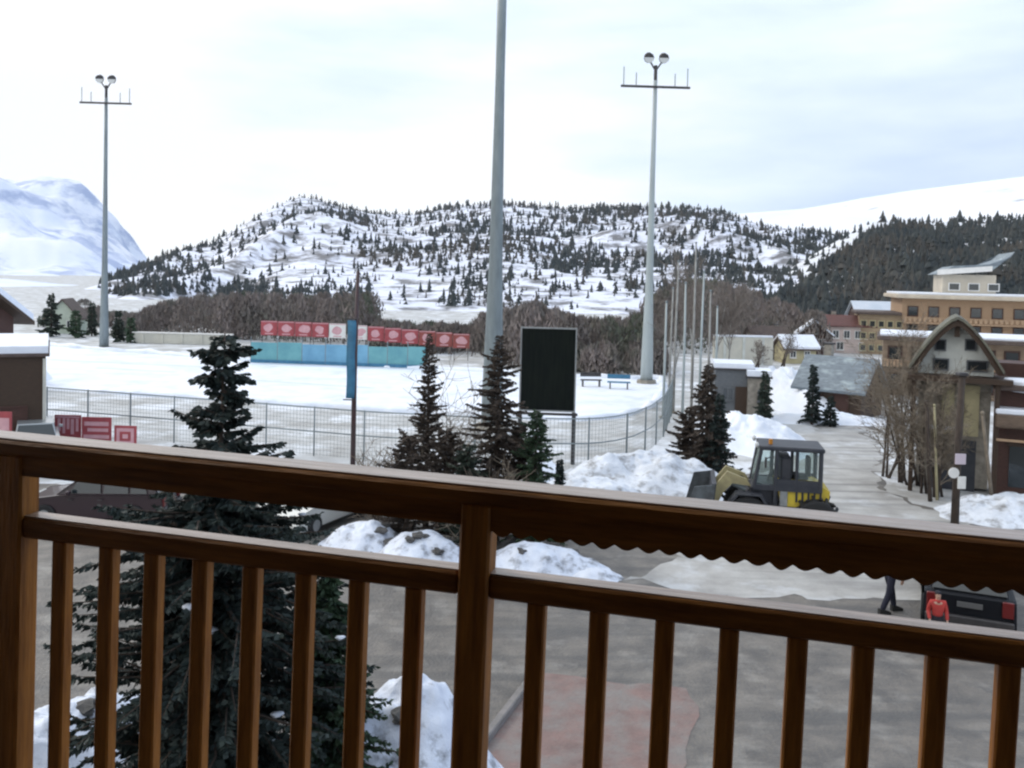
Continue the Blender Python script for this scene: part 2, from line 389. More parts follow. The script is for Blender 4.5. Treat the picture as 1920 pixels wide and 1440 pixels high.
def heap(name, label, cx, cy, rx, ry, h, seed, m=DIRTYSNOW, cat='snow heap', power=1.3, rocks=0, rz=0.0, group=None, amp=0.34):
    n, mrad = 72, 34
    v, f = [], []
    ca, sa = math.cos(rz), math.sin(rz)
    for i in range(mrad + 1):
        r = i / mrad
        for k in range(n):
            w = 2 * math.pi * k / n
            e = 1 + 0.28 * noise.noise(Vector((math.cos(w) * 1.4, math.sin(w) * 1.4, seed)))
            x, y = rx * r * e * math.cos(w), ry * r * e * math.sin(w)
            z = h * max(0, 1 - r * r) ** power * (1 + amp * fbm(x * .8 + seed, y * .8, seed, 3)) + 0.09 * min(1.2, h) * min(1, 3 * (1 - r)) * fbm(x * 3, y * 3, seed + 5, 4)
            v.append((x * ca - y * sa, x * sa + y * ca, max(z, 0) - 0.02 * (r >= 1)))
    for i in range(mrad):
        for k in range(n):
            j = (k + 1) % n
            f.append((i * n + k, i * n + n + k, i * n + n + j, i * n + j))
    if not rocks:
        o = raw(name, v, f, m, smooth=True); o.location = (cx, cy, 0)
        return tag(o, label, cat, group)
    t = thing(name, label, cat, (cx, cy, 0), 0, group)
    raw('snow_mound', v, f, m, t, True)
    rg = random.Random(seed)
    for q in range(rocks):
        w = rg.uniform(0, 6.28); r = rg.uniform(.1, .75)
        x, y = rx * r * math.cos(w), ry * r * math.sin(w)
        x, y = x * ca - y * sa, x * sa + y * ca
        s_ = rg.uniform(.07, .17)
        MB().ball((x, y, h * (1 - r * r) ** power * .95), s_, 9, 6, (1.2, 1, .7), .8, q + seed).build('rock', ROCK, t)
    return t

# ------------------------------------------------------------------ hills and mountains (range and height round the valley)
def terrain(name, ridge, rng, base_r, m, seed, back=1.3, rough=0.02, na=150, nr=60, shape=1.0):
    """ridge: table photo column -> photo row of the skyline; rng: table column -> distance of that skyline."""
    v, f = [], []
    x0, x1 = ridge[0][0], ridge[-1][0]
    for i in range(na + 1):
        px = x0 + (x1 - x0) * i / na
        py = lerp_table(ridge, px); D = lerp_table(rng, px); B = lerp_table(base_r, px)
        d = ray(px, py); hd = math.hypot(d.x, d.y)
        ux, uy = d.x / hd, d.y / hd
        top = CAMZ + d.z / hd * D
        for j in range(nr + 1):
            t = j / nr * back
            r = B + (D - B) * t
            if t <= 1: z = top * (t ** shape)
            else: z = top * max(0.0, 1 - ((t - 1) / (back - 1)) ** 1.5 * .8)
            wgt = math.sin(min(1, t) * math.pi) * .9 + .1 * (t > .05)
            z += D * rough * wgt * fbm(ux * r / D * 7, uy * r / D * 7, seed, 6)
            v.append((ux * r, uy * r, z - 0.3))
    for i in range(na):
        for j in range(nr):
            a = i * (nr + 1) + j
            f.append((a, a + nr + 1, a + nr + 2, a + 1))
    o = raw(name, v, f, m, smooth=True)
    return tag(o, kind='structure'), (v, f)
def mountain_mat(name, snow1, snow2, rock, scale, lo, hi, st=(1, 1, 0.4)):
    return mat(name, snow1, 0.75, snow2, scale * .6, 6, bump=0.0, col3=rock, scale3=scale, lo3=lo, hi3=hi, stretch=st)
MTLEFT = mountain_mat('haze-tinted mountain snow', (0.84, 0.87, 0.94), (0.68, 0.75, 0.90), (0.34, 0.42, 0.62), 0.013, 0.47, 0.62, (1, 1, 1.6))  # blue of haze and shade is put into snow and rock colours
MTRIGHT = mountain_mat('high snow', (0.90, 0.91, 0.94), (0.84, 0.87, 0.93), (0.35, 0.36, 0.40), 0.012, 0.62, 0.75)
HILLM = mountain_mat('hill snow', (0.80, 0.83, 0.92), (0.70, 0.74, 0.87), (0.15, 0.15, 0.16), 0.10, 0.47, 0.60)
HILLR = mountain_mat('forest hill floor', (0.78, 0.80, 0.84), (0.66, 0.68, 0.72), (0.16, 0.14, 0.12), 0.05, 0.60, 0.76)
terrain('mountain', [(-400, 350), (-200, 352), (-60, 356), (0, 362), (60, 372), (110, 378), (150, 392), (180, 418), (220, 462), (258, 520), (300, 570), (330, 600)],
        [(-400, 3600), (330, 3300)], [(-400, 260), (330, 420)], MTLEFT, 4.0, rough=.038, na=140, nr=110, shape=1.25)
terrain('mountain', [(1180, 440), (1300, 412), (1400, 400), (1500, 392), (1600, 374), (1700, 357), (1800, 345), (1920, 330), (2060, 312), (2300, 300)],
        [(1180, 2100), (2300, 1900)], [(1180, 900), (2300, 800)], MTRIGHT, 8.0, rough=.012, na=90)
MIDR = [(20, 612), (80, 590), (150, 562), (230, 520), (300, 484), (350, 468), (400, 456), (450, 424), (520, 386), (560, 372), (600, 374), (640, 388), (700, 402), (780, 402), (850, 388), (920, 380), (1000, 386), (1080, 392), (1200, 388), (1300, 388), (1350, 396), (1420, 418), (1500, 432), (1600, 450), (1700, 470)]
MIDD = [(20, 430), (300, 560), (560, 820), (1000, 760), (1340, 700), (1700, 640)]
MIDB = [(20, 210), (700, 190), (1200, 200), (1700, 190)]
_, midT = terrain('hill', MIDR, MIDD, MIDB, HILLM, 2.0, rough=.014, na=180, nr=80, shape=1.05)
RIGR = [(1290, 612), (1340, 590), (1400, 550), (1450, 520), (1500, 490), (1560, 455), (1610, 428), (1640, 414), (1680, 412), (1750, 416), (1850, 412), (1920, 406), (2050, 392), (2250, 380)]
RIGD = [(1290, 250), (1640, 400), (2250, 420)]
RIGB = [(1290, 150), (2250, 165)]
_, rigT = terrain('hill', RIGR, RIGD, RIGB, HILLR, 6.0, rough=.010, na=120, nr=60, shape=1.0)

# conifers of the hills
def conifer_lod(rg, h, w, tiers=4, seg=6):
    v, f = [], []
    for t in range(tiers):
        z0 = h * (0.06 + 0.80 * t / tiers); z1 = min(h, z0 + h * .42)
        r = w * .5 * (1 - t / (tiers + .3)) * rg.uniform(.85, 1.15)
        o = len(v)
        off = rg.uniform(0, 6.28)
        for k in range(seg):
            a_ = off + 2 * math.pi * k / seg
            rr = r * rg.uniform(.5, 1.35)
            v.append((rr * math.cos(a_), rr * math.sin(a_), z0 + rg.uniform(-.04, .04) * h))
        v.append((rg.uniform(-.3, .3) * r, rg.uniform(-.3, .3) * r, z1 * rg.uniform(.9, 1)))
        f += [(o + k, o + (k + 1) % seg, o + seg) for k in range(seg)]
    return v, f
rgt = random.Random(11)
LODS = []
for i in range(12):
    v, f = conifer_lod(rgt, 1.0, rgt.uniform(.34, .75), rgt.choice((2, 3, 4)), rgt.choice((5, 6, 7)))
    me = bpy.data.meshes.new('conifer'); me.from_pydata(v, [], f); me.materials.append(HILLTREE); LODS.append((me, v, f))
def tri_points(T, rg, count):
    v, f = T
    out_ = []
    for _ in range(count):
        q = f[rg.randrange(len(f))]
        A, B_, D_ = Vector(v[q[0]]), Vector(v[q[1]]), Vector(v[q[3]])
        s_, t_ = rg.random(), rg.random()
        out_.append(A + (B_ - A) * s_ + (D_ - A) * t_)
    return out_
def blobs(px, py, lst, default):
    d = default
    for (cx, cy, rx, ry, val) in reversed(lst):
        q = ((px - cx) / rx) ** 2 + ((py - cy) / ry) ** 2
        if q < 1: d = val
    return d
# how thickly each part of the slope is wooded
MIDDENS = [(500, 490, 170, 70, .10), (290, 555, 130, 24, .75), (430, 552, 110, 22, .5), (215, 545, 60, 28, .8), (600, 565, 110, 22, .6), (630, 425, 130, 20, .40), (800, 430, 110, 26, .08), (755, 474, 85, 26, .85), (890, 480, 120, 60, .5), (900, 550, 110, 40, .35),
           (1040, 470, 180, 60, .40), (1150, 565, 150, 40, .9), (1040, 592, 90, 22, .8), (1260, 500, 110, 60, .5), (1400, 490, 130, 50, .6), (1480, 470, 90, 30, .6), (1230, 400, 160, 9, .85), (880, 392, 60, 8, .8), (1450, 425, 120, 14, .06), (1330, 455, 60, 18, .1),
           (770, 545, 70, 34, .03), (730, 575, 60, 24, .0), (820, 592, 80, 14, .0), (470, 430, 60, 40, .04), (260, 512, 70, 9, .7)]
MIDDENS.reverse()
allt = []
for p in tri_points(midT, rgt, 36000):
    px, py = proj(p)
    if not (-10 < px < 1720): continue
    d_ = blobs(px, py, MIDDENS, .18)
    d_ *= 0.55 + 1.5 * max(-.33, fbm(p.x * .025, p.y * .025, 7.7, 4))
    if rgt.random() < d_ * 1.75 + .04: allt.append((p, rgt.choice((1.6, 2.2, 2.8, 3.4, 4.2, 5.4)) * rgt.uniform(.8, 1.2) * min(1.15, p.length / 480) ** .6))
for p in tri_points(rigT, rgt, 20000):
    px, py = proj(p)
    if px > 2060: continue
    sk = lerp_table(RIGR, px)
    edge = lerp_table([(1290, 28), (1400, 42), (1500, 46), (1600, 38), (1650, 16), (1700, 8), (1920, 4)], px)
    if py < sk + edge and rgt.random() > .05: continue
    if rgt.random() < max(.42, .62 + .9 * fbm(p.x * .02, p.y * .02, 4.4, 3)): allt.append((p, rgt.choice((1.8, 2.4, 3.0, 3.8, 4.8)) * rgt.uniform(.8, 1.2)))
allt = [(p, h) for p, h in allt if p.z > 0.5]
allt.sort(key=lambda q: -q[1] / q[0].length)
# keep the trees one can tell apart as trees of their own: the ones standing clear of the thick wood
def crowd(p): return blobs(*proj(p), [b_ for b_ in MIDDENS if b_[4] > .75], 0) > .75 or proj(p)[0] > 1400
solo = [q for q in allt if not crowd(q[0])][:260]
ids = set(id(q[0]) for q in solo)
rest = [q for q in allt if id(q[0]) not in ids]
for i, (p, h) in enumerate(solo):
    o = bpy.data.objects.new('conifer', LODS[i % len(LODS)][0]); C.objects.link(o)
    o.location = p - Vector((0, 0, .3)); o.scale = (h, h, h); o.rotation_euler = (0, 0, rgt.uniform(0, 6.28))
    tag(o, 'small dark conifer standing by itself on the snowy middle hillside', 'tree', 'lone conifers on the snowy hillside')
def merge_trees(name, lst, m):
    V, Fc = [], []
    for p, h in lst:
        me, v, f = LODS[rgt.randrange(len(LODS))]
        o = len(V); a_ = rgt.uniform(0, 6.28); c_, s_ = math.cos(a_), math.sin(a_)
        V += [(p.x + h * (q[0] * c_ - q[1] * s_), p.y + h * (q[0] * s_ + q[1] * c_), p.z - .3 + h * q[2]) for q in v]
        Fc += [tuple(o + i for i in q) for q in f]
    o = raw(name, V, Fc, m)
    return tag(o, kind='stuff')
tag(merge_trees('forest', rest, HILLTREE), 'dark conifer forest covering the far hillsides', 'forest')

# brown bare woodland along the foot of the hill
def thicket(name, label, spots, m, seed, n_per=60, size=.8):
    rg = random.Random(seed); V, Fc = [], []
    for (x, y, r, h) in spots:
        for _ in range(n_per):
            a_ = rg.uniform(0, 6.28); q = r * math.sqrt(rg.random())
            zc = h * (rg.random() ** .8)
            k_ = math.sqrt(max(0.05, 1 - (zc / h) ** 2))
            c_ = Vector((x + q * math.cos(a_) * k_, y + q * math.sin(a_) * k_, zc))
            d1 = Vector((rg.uniform(-.5, .5), rg.uniform(-.5, .5), 1)).normalized() * size * rg.uniform(.5, 1.3)
            d2 = Vector((rg.uniform(-1, 1), rg.uniform(-1, 1), rg.uniform(-.3, .3))).normalized() * size * rg.uniform(.15, .4)
            o = len(V); V += [c_ - d1 * .4 - d2, c_ - d1 * .4 + d2, c_ + d1 + d2 * .2, c_ + d1 - d2 * .2]
            Fc.append((o, o + 1, o + 2, o + 3))
    return tag(raw(name, V, Fc, m), label, 'woodland', kind='stuff')
rgs = random.Random(5)
def strip_spots(n, x0, x1, Y0, Y1, top, rlo, rhi):            # crowns whose tops end near the photo rows of the table
    out_ = []
    for _ in range(n):
        px = rgs.uniform(x0, x1); Y = rgs.uniform(Y0, Y1)
        q = at(px, Y); h = Zat(px, lerp_table(top, px) + rgs.uniform(-4, 14), Y)
        if h > .5: out_.append((q.x, Y, rgs.uniform(rlo, rhi), h))
    return out_
spots = strip_spots(60, -120, 250, 112, 190, [(-120, 575), (0, 588), (60, 596), (110, 580), (160, 566), (250, 590)], 1.2, 2.4)
spots += strip_spots(200, 235, 700, 98, 150, [(235, 600), (300, 570), (380, 555), (480, 552), (560, 556), (640, 552), (700, 552)], 1.1, 2.2)
thicket('bare_woodland', 'brown bare woodland along the foot of the hill behind the field', spots, BELT, 3, 230, .42)
spots = strip_spots(120, 690, 930, 88, 125, [(690, 590), (720, 606), (880, 612), (930, 590)], 1.0, 1.8)
spots += strip_spots(150, 900, 1230, 76, 120, [(900, 590), (1000, 570), (1090, 600), (1230, 590)], 1.0, 2.0)
spots += strip_spots(120, 1200, 1540, 92, 150, [(1200, 560), (1300, 520), (1400, 540), (1480, 575), (1540, 590)], 1.2, 2.4)
spots += strip_spots(45, 1075, 1240, 72, 82, [(1075, 650), (1240, 645)], .8, 1.4)
thicket('bare_woodland', 'grey brown bare woodland between the field and the village', spots, BELT, 4, 230, .42)

# ------------------------------------------------------------------ trees
def conifer(name, label, loc, h, w, m, seed, group=None, profile=None, dens=1.0, leaf=.16, droop=.35, snow=0, bare=.06, lean=(0, 0), open_top=0.0):
    t = thing(name, label, 'tree', loc, 0, group)
    rg = random.Random(seed)
    def axis(z): return Vector((lean[0] * (z / h) ** 1.2, lean[1] * (z / h) ** 1.2, 0))
    MB().tube([axis(h * q) + Vector((0, 0, h * q)) for q in (0, .25, .5, .75, 1.0)], [w * .045 + .03, w * .038 + .02, w * .028 + .02, .03, .01], 8).build('trunk', BARK, t, True)
    prof = profile or [(0, .9), (.1, 1), (.5, .62), (.85, .22), (1, .03)]
    V, Fc, SV, SF = [], [], [], []
    nb = int(h * 26 * dens)
    limb = MB()
    for i in range(nb):
        u = bare + (1 - bare) * (i + rg.random()) / nb
        if u > .66 and rg.random() < open_top: continue
        L = w * .5 * lerp_table(prof, u) * rg.uniform(.45, 1.2)
        if L < .04: L = .04
        az = i * 2.399 + rg.uniform(-.5, .5)
        base = axis(u * h) + Vector((0, 0, u * h))
        dr = droop * rg.uniform(.2, 2.1) * (1 - u * .6); bend = rg.uniform(-.5, .5); rise = rg.uniform(-.15, .45)
        dirh = Vector((math.cos(az), math.sin(az), 0))
        side = Vector((-dirh.y, dirh.x, 0))
        tip = lambda s_: base + dirh * L * s_ + side * (L * bend * s_ * s_) + Vector((0, 0, L * (rise * s_ * (.4 + u) - dr * s_ * s_ + .12 * s_ ** 4)))
        if L > .25: limb.tube([tip(0), tip(.5), tip(.95)], [.02 + .01 * L, .012 + .005 * L, .004], 4, False)
        ns = max(4, int(L / leaf * 5.5))
        for q in range(ns):
            s_ = (q + rg.random()) / ns
            s_ = .12 + .88 * s_
            c_ = tip(s_)
            for sg in (-1, 1):
                ln = leaf * rg.uniform(.8, 1.9) * (1.15 - .5 * s_)
                d1 = (dirh * rg.uniform(.4, .9) + side * sg * rg.uniform(.35, 1.0) + Vector((0, 0, rg.uniform(-.75, .12)))).normalized() * ln
                d2 = Vector((rg.uniform(-1, 1), rg.uniform(-1, 1), rg.uniform(-.5, 1))).cross(d1).normalized() * ln * rg.uniform(.18, .34)
                o = len(V)
                V += [c_ - d2 * .6, c_ + d1 * .5 - d2, c_ + d1, c_ + d1 * .5 + d2]
                Fc.append((o, o + 1, o + 2, o + 3))
            if snow and rg.random() < snow and s_ > .45:
                SV.append((c_ + Vector((0, 0, .05)), leaf * rg.uniform(.3, .75)))
    limb.build('limbs', BARK, t)
    raw('crown', V, Fc, m, t)
    rg.shuffle(SV)
    for c_, r_ in SV[:9]: MB().ball(c_, r_ * 1.3, 8, 5, (1.3, 1.1, .5), .5, r_ * 9).build('snow_clump', SNOWROOF, t, True)
    return t

def bare_tree(name, label, loc, h, seed, m, mtr, spread=.35, rad=.08, levels=3, nchild=6, group=None, cat='tree', stems=1, start=.3, lean=(0, 0), twigr=.008):
    t = thing(name, label, cat, loc, 0, group)
    rg = random.Random(seed)
    tr, br = MB(), MB()
    def grow(p, d, L, r, lev):
        pts, rs = [p], [r]
        q, dd = p.copy(), d.copy()
        for i in range(4):
            dd = (dd + Vector((rg.uniform(-.16, .16), rg.uniform(-.16, .16), .06))).normalized()
            q = q + dd * L / 4
            pts.append(q.copy()); rs.append(max(twigr * .6, r * (1 - (i + 1) / 4.6)))
        (tr if lev == 0 else br).tube(pts, rs, 7 if lev == 0 else 4 if lev == 1 else 3, lev == 0)
        if lev >= levels: return
        for c_ in range(nchild if lev == 0 else max(3, nchild - 1 - lev)):
            s_ = rg.uniform(start if lev == 0 else .2, .98) * 4
            i = min(3, int(s_)); pp = pts[i].lerp(pts[i + 1], s_ - i)
            ax = (pts[i + 1] - pts[i]).normalized()
            sd_ = ax.orthogonal().normalized(); sd_.rotate(Matrix.Rotation(rg.uniform(0, 6.28), 3, ax))
            nd = (ax * rg.uniform(.6, 1.1) + sd_ * rg.uniform(.45, 1.0) * (spread / .35)).normalized()
            grow(pp, nd, L * rg.uniform(.28, .5) * (1.15 if lev else .95), max(twigr, rs[i] * .45), lev + 1)
    for s_ in range(stems):
        o = Vector((rg.uniform(-.3, .3), rg.uniform(-.3, .3), 0)) * (stems > 1)
        d = Vector((lean[0] + rg.uniform(-.12, .12) * (2.6 if stems > 1 else .5), lean[1] + rg.uniform(-.1, .1) * (2.6 if stems > 1 else .5), 1)).normalized()
        grow(o, d, h * (rg.uniform(.7, 1) if stems > 1 else 1) * .92, rad, 0)
    tr.build('trunk', mtr, t, True); br.build('branches', m, t)
    return t

# ------------------------------------------------------------------ the railing and the balcony
ZL, ZR = 2.2, 1.70
pL = at(118, ZL, 6.89); pR = at(1890, ZR, 6.90)
step = (pR - pL) / 16; step.z = 0
ux = Vector((step.x, step.y, 0)); sp = ux.length; ux.normalize()
ang = math.atan2(ux.y, ux.x)
nv = Vector((ux.y, -ux.x, 0))                                 # towards the camera
def edge_z(px, py, off):                                      # height of a line parallel to the rail, off metres towards the camera
    q0 = pL + nv * off; d = ray(px, py)
    # intersect the ray with the vertical plane through q0 along ux
    tt = (q0 - CAM).dot(nv) / d.dot(nv)
    return (CAM + d * tt).z
hz = [edge_z(0, 823, .045), edge_z(640, 896, .045), edge_z(1280, 967, .045), edge_z(1910, 1020, .045)]
mz = [edge_z(80, 977, .03), edge_z(640, 1052, .03), edge_z(1280, 1132, .03), edge_z(1900, 1192, .03)]
print('RAIL z', [round(q, 3) for q in hz], [round(q, 3) for q in mz])
HZ, MZ = 7.172, 6.984
FLOOR = HZ - 1.10
rail = thing('balcony_railing', 'varnished dark brown wooden balcony railing with square balusters across the foreground', 'railing', (pL.x, pL.y, FLOOR), ang)
rail.rotation_euler = (0, .0185, ang); rail.location -= ux * .0185 * .80
hl, ml = HZ - FLOOR, MZ - FLOOR
xa, xb = -6 * sp, 24 * sp                                    # runs past both sides of the view
def wav(x, a_=.0035): return a_ * noise.noise(Vector((x * 1.3, 5, 0)))
MB().box(((xa + xb) / 2, -.002, hl - .0185), (xb - xa, .092, .035), bev=.006).build('handrail', WOODH, rail)
MB().box(((xa + xb) / 2, .003, hl + .0015), (xb - xa, .078, .005), bev=.002).build('handrail_top', WOODTOP, rail)  # thin strip painted pale for the sky's sheen on top
# fascia boards below the handrail, scalloped right of the middle post
def fascia(x0, x1, drop, scallop):
    n = int((x1 - x0) / .004); top = []; bot = []
    for i in range(n + 1):
        x = x0 + (x1 - x0) * i / n
        z = hl - .036 - drop
        if scallop:
            w_ = abs(math.sin(math.pi * (x - x0) / .044 + .5 * noise.noise(Vector((x * 6, 3, 2))))); z -= (.0105 + .005 * noise.noise(Vector((x * 14, 7, 2)))) * w_ ** 1.2 - .006
        bot.append((x, z)); top.append((x, hl - .036))
    v = [(x, -.030, z) for x, z in bot] + [(x, -.030, z) for x, z in top] + [(x, -.006, z) for x, z in bot] + [(x, -.006, z) for x, z in top]
    m_ = n + 1; f = []
    for i in range(n):
        f += [(i, i + 1, m_ + i + 1, m_ + i), (2 * m_ + i + 1, 2 * m_ + i, 3 * m_ + i, 3 * m_ + i + 1), (i + 1, i, 2 * m_ + i, 2 * m_ + i + 1)]
    f += [(0, m_, 3 * m_, 2 * m_), (n, 2 * m_ + n, 3 * m_ + n, m_ + n)]
    return raw('fascia_board', v, f, WOODH, rail)
posts = [-1, 8, 17]
PW = .068
fascia(xa, -1 * sp - PW / 2, .052, False); fascia(-1 * sp + PW / 2, 8 * sp - PW / 2, .050, False)
fascia(8 * sp + PW / 2, 17 * sp - PW / 2, .062, True); fascia(17 * sp + PW / 2, xb, .062, True)
for k in posts:
    MB().box((k * sp, 0, (hl - .036) / 2), (PW, PW, hl - .036), bev=.006).build('post', WOODV, rail)
segs = [(xa, -1 * sp - PW / 2), (-1 * sp + PW / 2, 8 * sp - PW / 2), (8 * sp + PW / 2, 17 * sp - PW / 2), (17 * sp + PW / 2, xb)]
for x0, x1 in segs:
    mr_ = MB().box(((x0 + x1) / 2, 0, ml - .027), (x1 - x0, .056, .05), bev=.005).build('mid_rail', WOODH, rail)
    MB().box(((x0 + x1) / 2, .002, ml - .0008), (x1 - x0, .044, .004), bev=.001).build('rail_top', WOODTOP, mr_)  # same painted sheen along the mid rail
    MB().box(((x0 + x1) / 2, 0, .10), (x1 - x0, .05, .05), bev=.005).build('bottom_rail', WOODH, rail)
BO = {2: -7, 3: -9, 4: -10, 5: -8, 6: -9, 7: -7, 9: 5, 10: 7, 11: 12, 12: 10, 13: 11, 14: 4, 15: 6}      # the balusters are not quite evenly set
proto = None
for k in range(-5, 24):
    if k in posts: continue
    if proto is None:
        proto = MB().box((0, 0, (ml - .052 + .125) / 2), (.039, .036, ml - .052 - .125), bev=.004).build('baluster', WOODV, rail)
        o = proto
    else:
        o = proto.copy(); C.objects.link(o); o.parent = rail
    o.location = (k * sp + BO.get(k, 0) * .00108, 0, 0)
fl = MB().box((1, -1.2, -.10), (9, 2.5, .2)).build('unseen_balcony_floor', TIMBER); fl.location = rail.location; fl.rotation_euler = (0, 0, ang); tag(fl, kind='structure')  # below the view; included for its effect on the light at the railing
wl = MB().box((1, -2.55, .2), (12, .2, 13)).build('unseen_balcony_wall', TIMBERR); wl.location = rail.location; wl.rotation_euler = (0, 0, ang); tag(wl, kind='structure')  # behind the camera, out of view; added to darken the railing
sf = MB().box((1, -1.2, 2.75), (9, 2.5, .2)).build('unseen_balcony_ceiling', TIMBER); sf.location = rail.location; sf.rotation_euler = (0, 0, ang); tag(sf, kind='structure')  # overhead and unseen; added to keep sky light off the railing

# ------------------------------------------------------------------ floodlight masts
def mast(label, loc, h, r0, r1, bar, m):
    t = thing('floodlight_mast', label, 'floodlight mast', loc, R(2), 'tall floodlight masts round the field')
    MB().tube([(0, 0, 0), (0, 0, h * .06), (0, 0, h * .3), (0, 0, h * .62), (0, 0, h * .92)], [r0, r0 * .98, r0 * .62, r0 * .42, r1], 12).build('pole', m, t, True)
    zb = h * .90
    MB().box((0, -.12, zb), (bar, .16, .16), bev=.02).build('crossbar', DARKM, t)
    MB().tube([(0, 0, h * .92), (0, 0, h * .965)], .13, 8).build('mast_head', DARKM, t)
    for s_ in (-1, 1):
        MB().tube([(s_ * .1, 0, h * .955), (s_ * .5, -.1, h * .98)], .06, 6).build('lamp_arm', DARKM, t)
        lm = MB().tube([(s_ * .55, .22, h * .99), (s_ * .55, .0, h * .99), (s_ * .55, -.2, h * .985)], [.20, .34, .38], 10).build('lamp', DARKM, t, True)
        MB().tube([(s_ * .55, -.205, h * .985), (s_ * .55, -.225, h * .985)], [.35, .35], 10).build('lamp_glass', LAMPG, lm)
        for q in (.28, .46):
            MB().tube([(s_ * bar * q, -.12, zb + .08), (s_ * bar * q, -.12, zb + 1.0 + .4 * (q > .4))], .035, 5).build('antenna_rod', STEEL, t)
    MB().tube([(0, 0, .0), (0, 0, .25)], [r0 * 1.6, r0 * 1.5], 12).build('footing', STONE, t)
    return t
mast('tall thin grey floodlight mast with crossbar at the far left of the field', at(195, 84), 25.2, .42, .14, 4.7, STEEL)
mast('tall pale floodlight mast with crossbar and two lamps right of the field', at(1212, 67), 24.2, .46, .15, 5.1, STEELP)
mast('thick grey floodlight mast rising out of the top of the view, head out of sight', at(922, 45), 27.5, .56, .24, 5.0, STEEL)

# ------------------------------------------------------------------ pole with blue banner, scoreboard, fence
t = thing('banner_pole', 'thin dark pole carrying a long narrow blue banner', 'pole', at(661, 33))
hp = Zat(663, 508, 33)
MB().tube([(0, 0, 0), (0, 0, hp * .5), (.06, 0, hp)], [.10, .09, .06], 8).build('pole', REDDARK, t, True)
v, f = [], []
for i in range(13):
    for j in range(2):
        for k in range(2):
            z = 5.9 - 2.85 * i / 12
            x = (-.27 if j == 0 else .04) + .012 * math.sin(i * .9)
            v.append((x, -.13 + .03 * math.sin(i * .7 + j) + .02 * k, z))
for i in range(12):
    a_ = i * 4
    f += [(a_, a_ + 2, a_ + 6, a_ + 4), (a_ + 1, a_ + 5, a_ + 7, a_ + 3), (a_, a_ + 4, a_ + 5, a_ + 1), (a_ + 2, a_ + 3, a_ + 7, a_ + 6)]
f += [(0, 1, 3, 2), (48, 50, 51, 49)]
raw('banner', v, f, BLUEB, t, True)
for z in (5.95, 3.0): MB().tube([(-.38, -.12, z), (.1, -.12, z)], .025, 6).build('banner_arm', DARKM, t)

bl = at(1023, 37)
t = thing('scoreboard', 'large black board in a thin grey frame on two dark posts', 'board', bl, R(-3))
z1, z0 = Zat(1023, 613, 37), Zat(1023, 772, 37)
w = 106 / FPX * 37
MB().box((0, 0, (z0 + z1) / 2), (w - .1, .10, z1 - z0 - .1)).build('panel', BOARD, t).data.materials[0].node_tree.nodes['Principled BSDF'].inputs['Specular IOR Level'].default_value = .1
fr = MB()
for s_ in (-1, 1): fr.box((s_ * (w / 2 - .03), -.01, (z0 + z1) / 2), (.06, .14, z1 - z0))
fr.box((0, -.01, z1 - .045), (w - .12, .14, .06)); fr.box((0, -.01, z0 + .045), (w - .12, .14, .06))
fr.build('frame', FRAMEM, t)
for s_ in (-1, 1):
    MB().box((s_ * (w / 2 - .05), .0, z0 / 2), (.17, .17, z0), bev=.02).build('post', DARKM, t)
MB().box((0, .02, z0 - .09), (w + .2, .12, .10)).build('crossbeam', DARKM, t)

fence_line = [at(88, 41.5), at(260, 40), at(450, 38.5), at(700, 36.5), at(900, 35.8), at(1085, 36), at(1140, 36.6), at(1185, 38), at(1220, 40.5), at(1244, 44), at(1254, 48), at(1262, 53)]
def along(pl, d):
    for a_, b_ in zip(pl, pl[1:]):
        L_ = (b_ - a_).length
        if d <= L_: return a_.lerp(b_, d / L_)
        d -= L_
    return pl[-1]
flen = sum((b_ - a_).length for a_, b_ in zip(fence_line, fence_line[1:]))
t = thing('wire_fence', 'long wire mesh fence on thin grey posts along the near side of the snow field', 'fence', (0, 0, 0))
npst = int(flen / 2.3)
for i in range(npst + 1):
    q = along(fence_line, flen * i / npst)
    MB().tube([(q.x, q.y, 0), (q.x, q.y, 2.06)], .035, 6).build('post', STEEL, t, True)
wires, hr = MB(), MB()
nst = int(flen / .8); pp = [along(fence_line, flen * i / nst) for i in range(nst + 1)]
for z in (2.02, 1.02): hr.tube([(q.x, q.y, z) for q in pp], .028, 5, False)
hr.build('rail', STEEL, t)
for z in [.08 + .16 * i for i in range(12)]: wires.tube([(q.x, q.y + .02, z) for q in pp], .006, 3, False)
nv_ = int(flen / .16)
for i in range(nv_ + 1):
    q = along(fence_line, flen * i / nv_)
    wires.tube([(q.x, q.y + .02, .03), (q.x, q.y + .02, 2.0)], .006, 3, False)
wires.build('wire_mesh', STEEL, t)

def board(name, label, loc, w, z0, z1, m, marks, group=None, rz=0.0, legs=True, cat='banner', mm=None):
    t = thing(name, label, cat, loc, rz, group)
    MB().box((0, 0, (z0 + z1) / 2), (w, .05, z1 - z0), bev=.01).build('panel', m, t)
    for (kind, x, z, a_, b_) in marks:
        k_ = MB()
        cx, cz = x * w, z0 + z * (z1 - z0)
        if kind == 'bar': k_.box((cx, -.029, cz), (a_ * w, .006, b_ * (z1 - z0)))
        else:
            n = 18; ra, rb = a_ * w / 2, b_ * (z1 - z0) / 2; wv = lambda q: 1 + .34 * noise.noise(Vector((math.cos(6.283 * q / n) * 1.3, math.sin(6.283 * q / n) * 1.3, loc[0] * 3)))
            k_.prism([(cx + ra * wv(i) * math.cos(6.283 * i / n), cz + rb * wv(i) * math.sin(6.283 * i / n)) for i in range(n)], -.032, -.026)
        k_.build('printed_mark', mm or PALEPINK, t)
    if legs:
        for s_ in (-1, 1): MB().box((s_ * w * .42, .05, z1 * .48), (.05, .05, z1 * .96)).build('leg', DARKM, t)
    return t
def rowbars(rows):
    return [('bar', x, z, a_, b_) for (x, z, a_, b_) in rows]
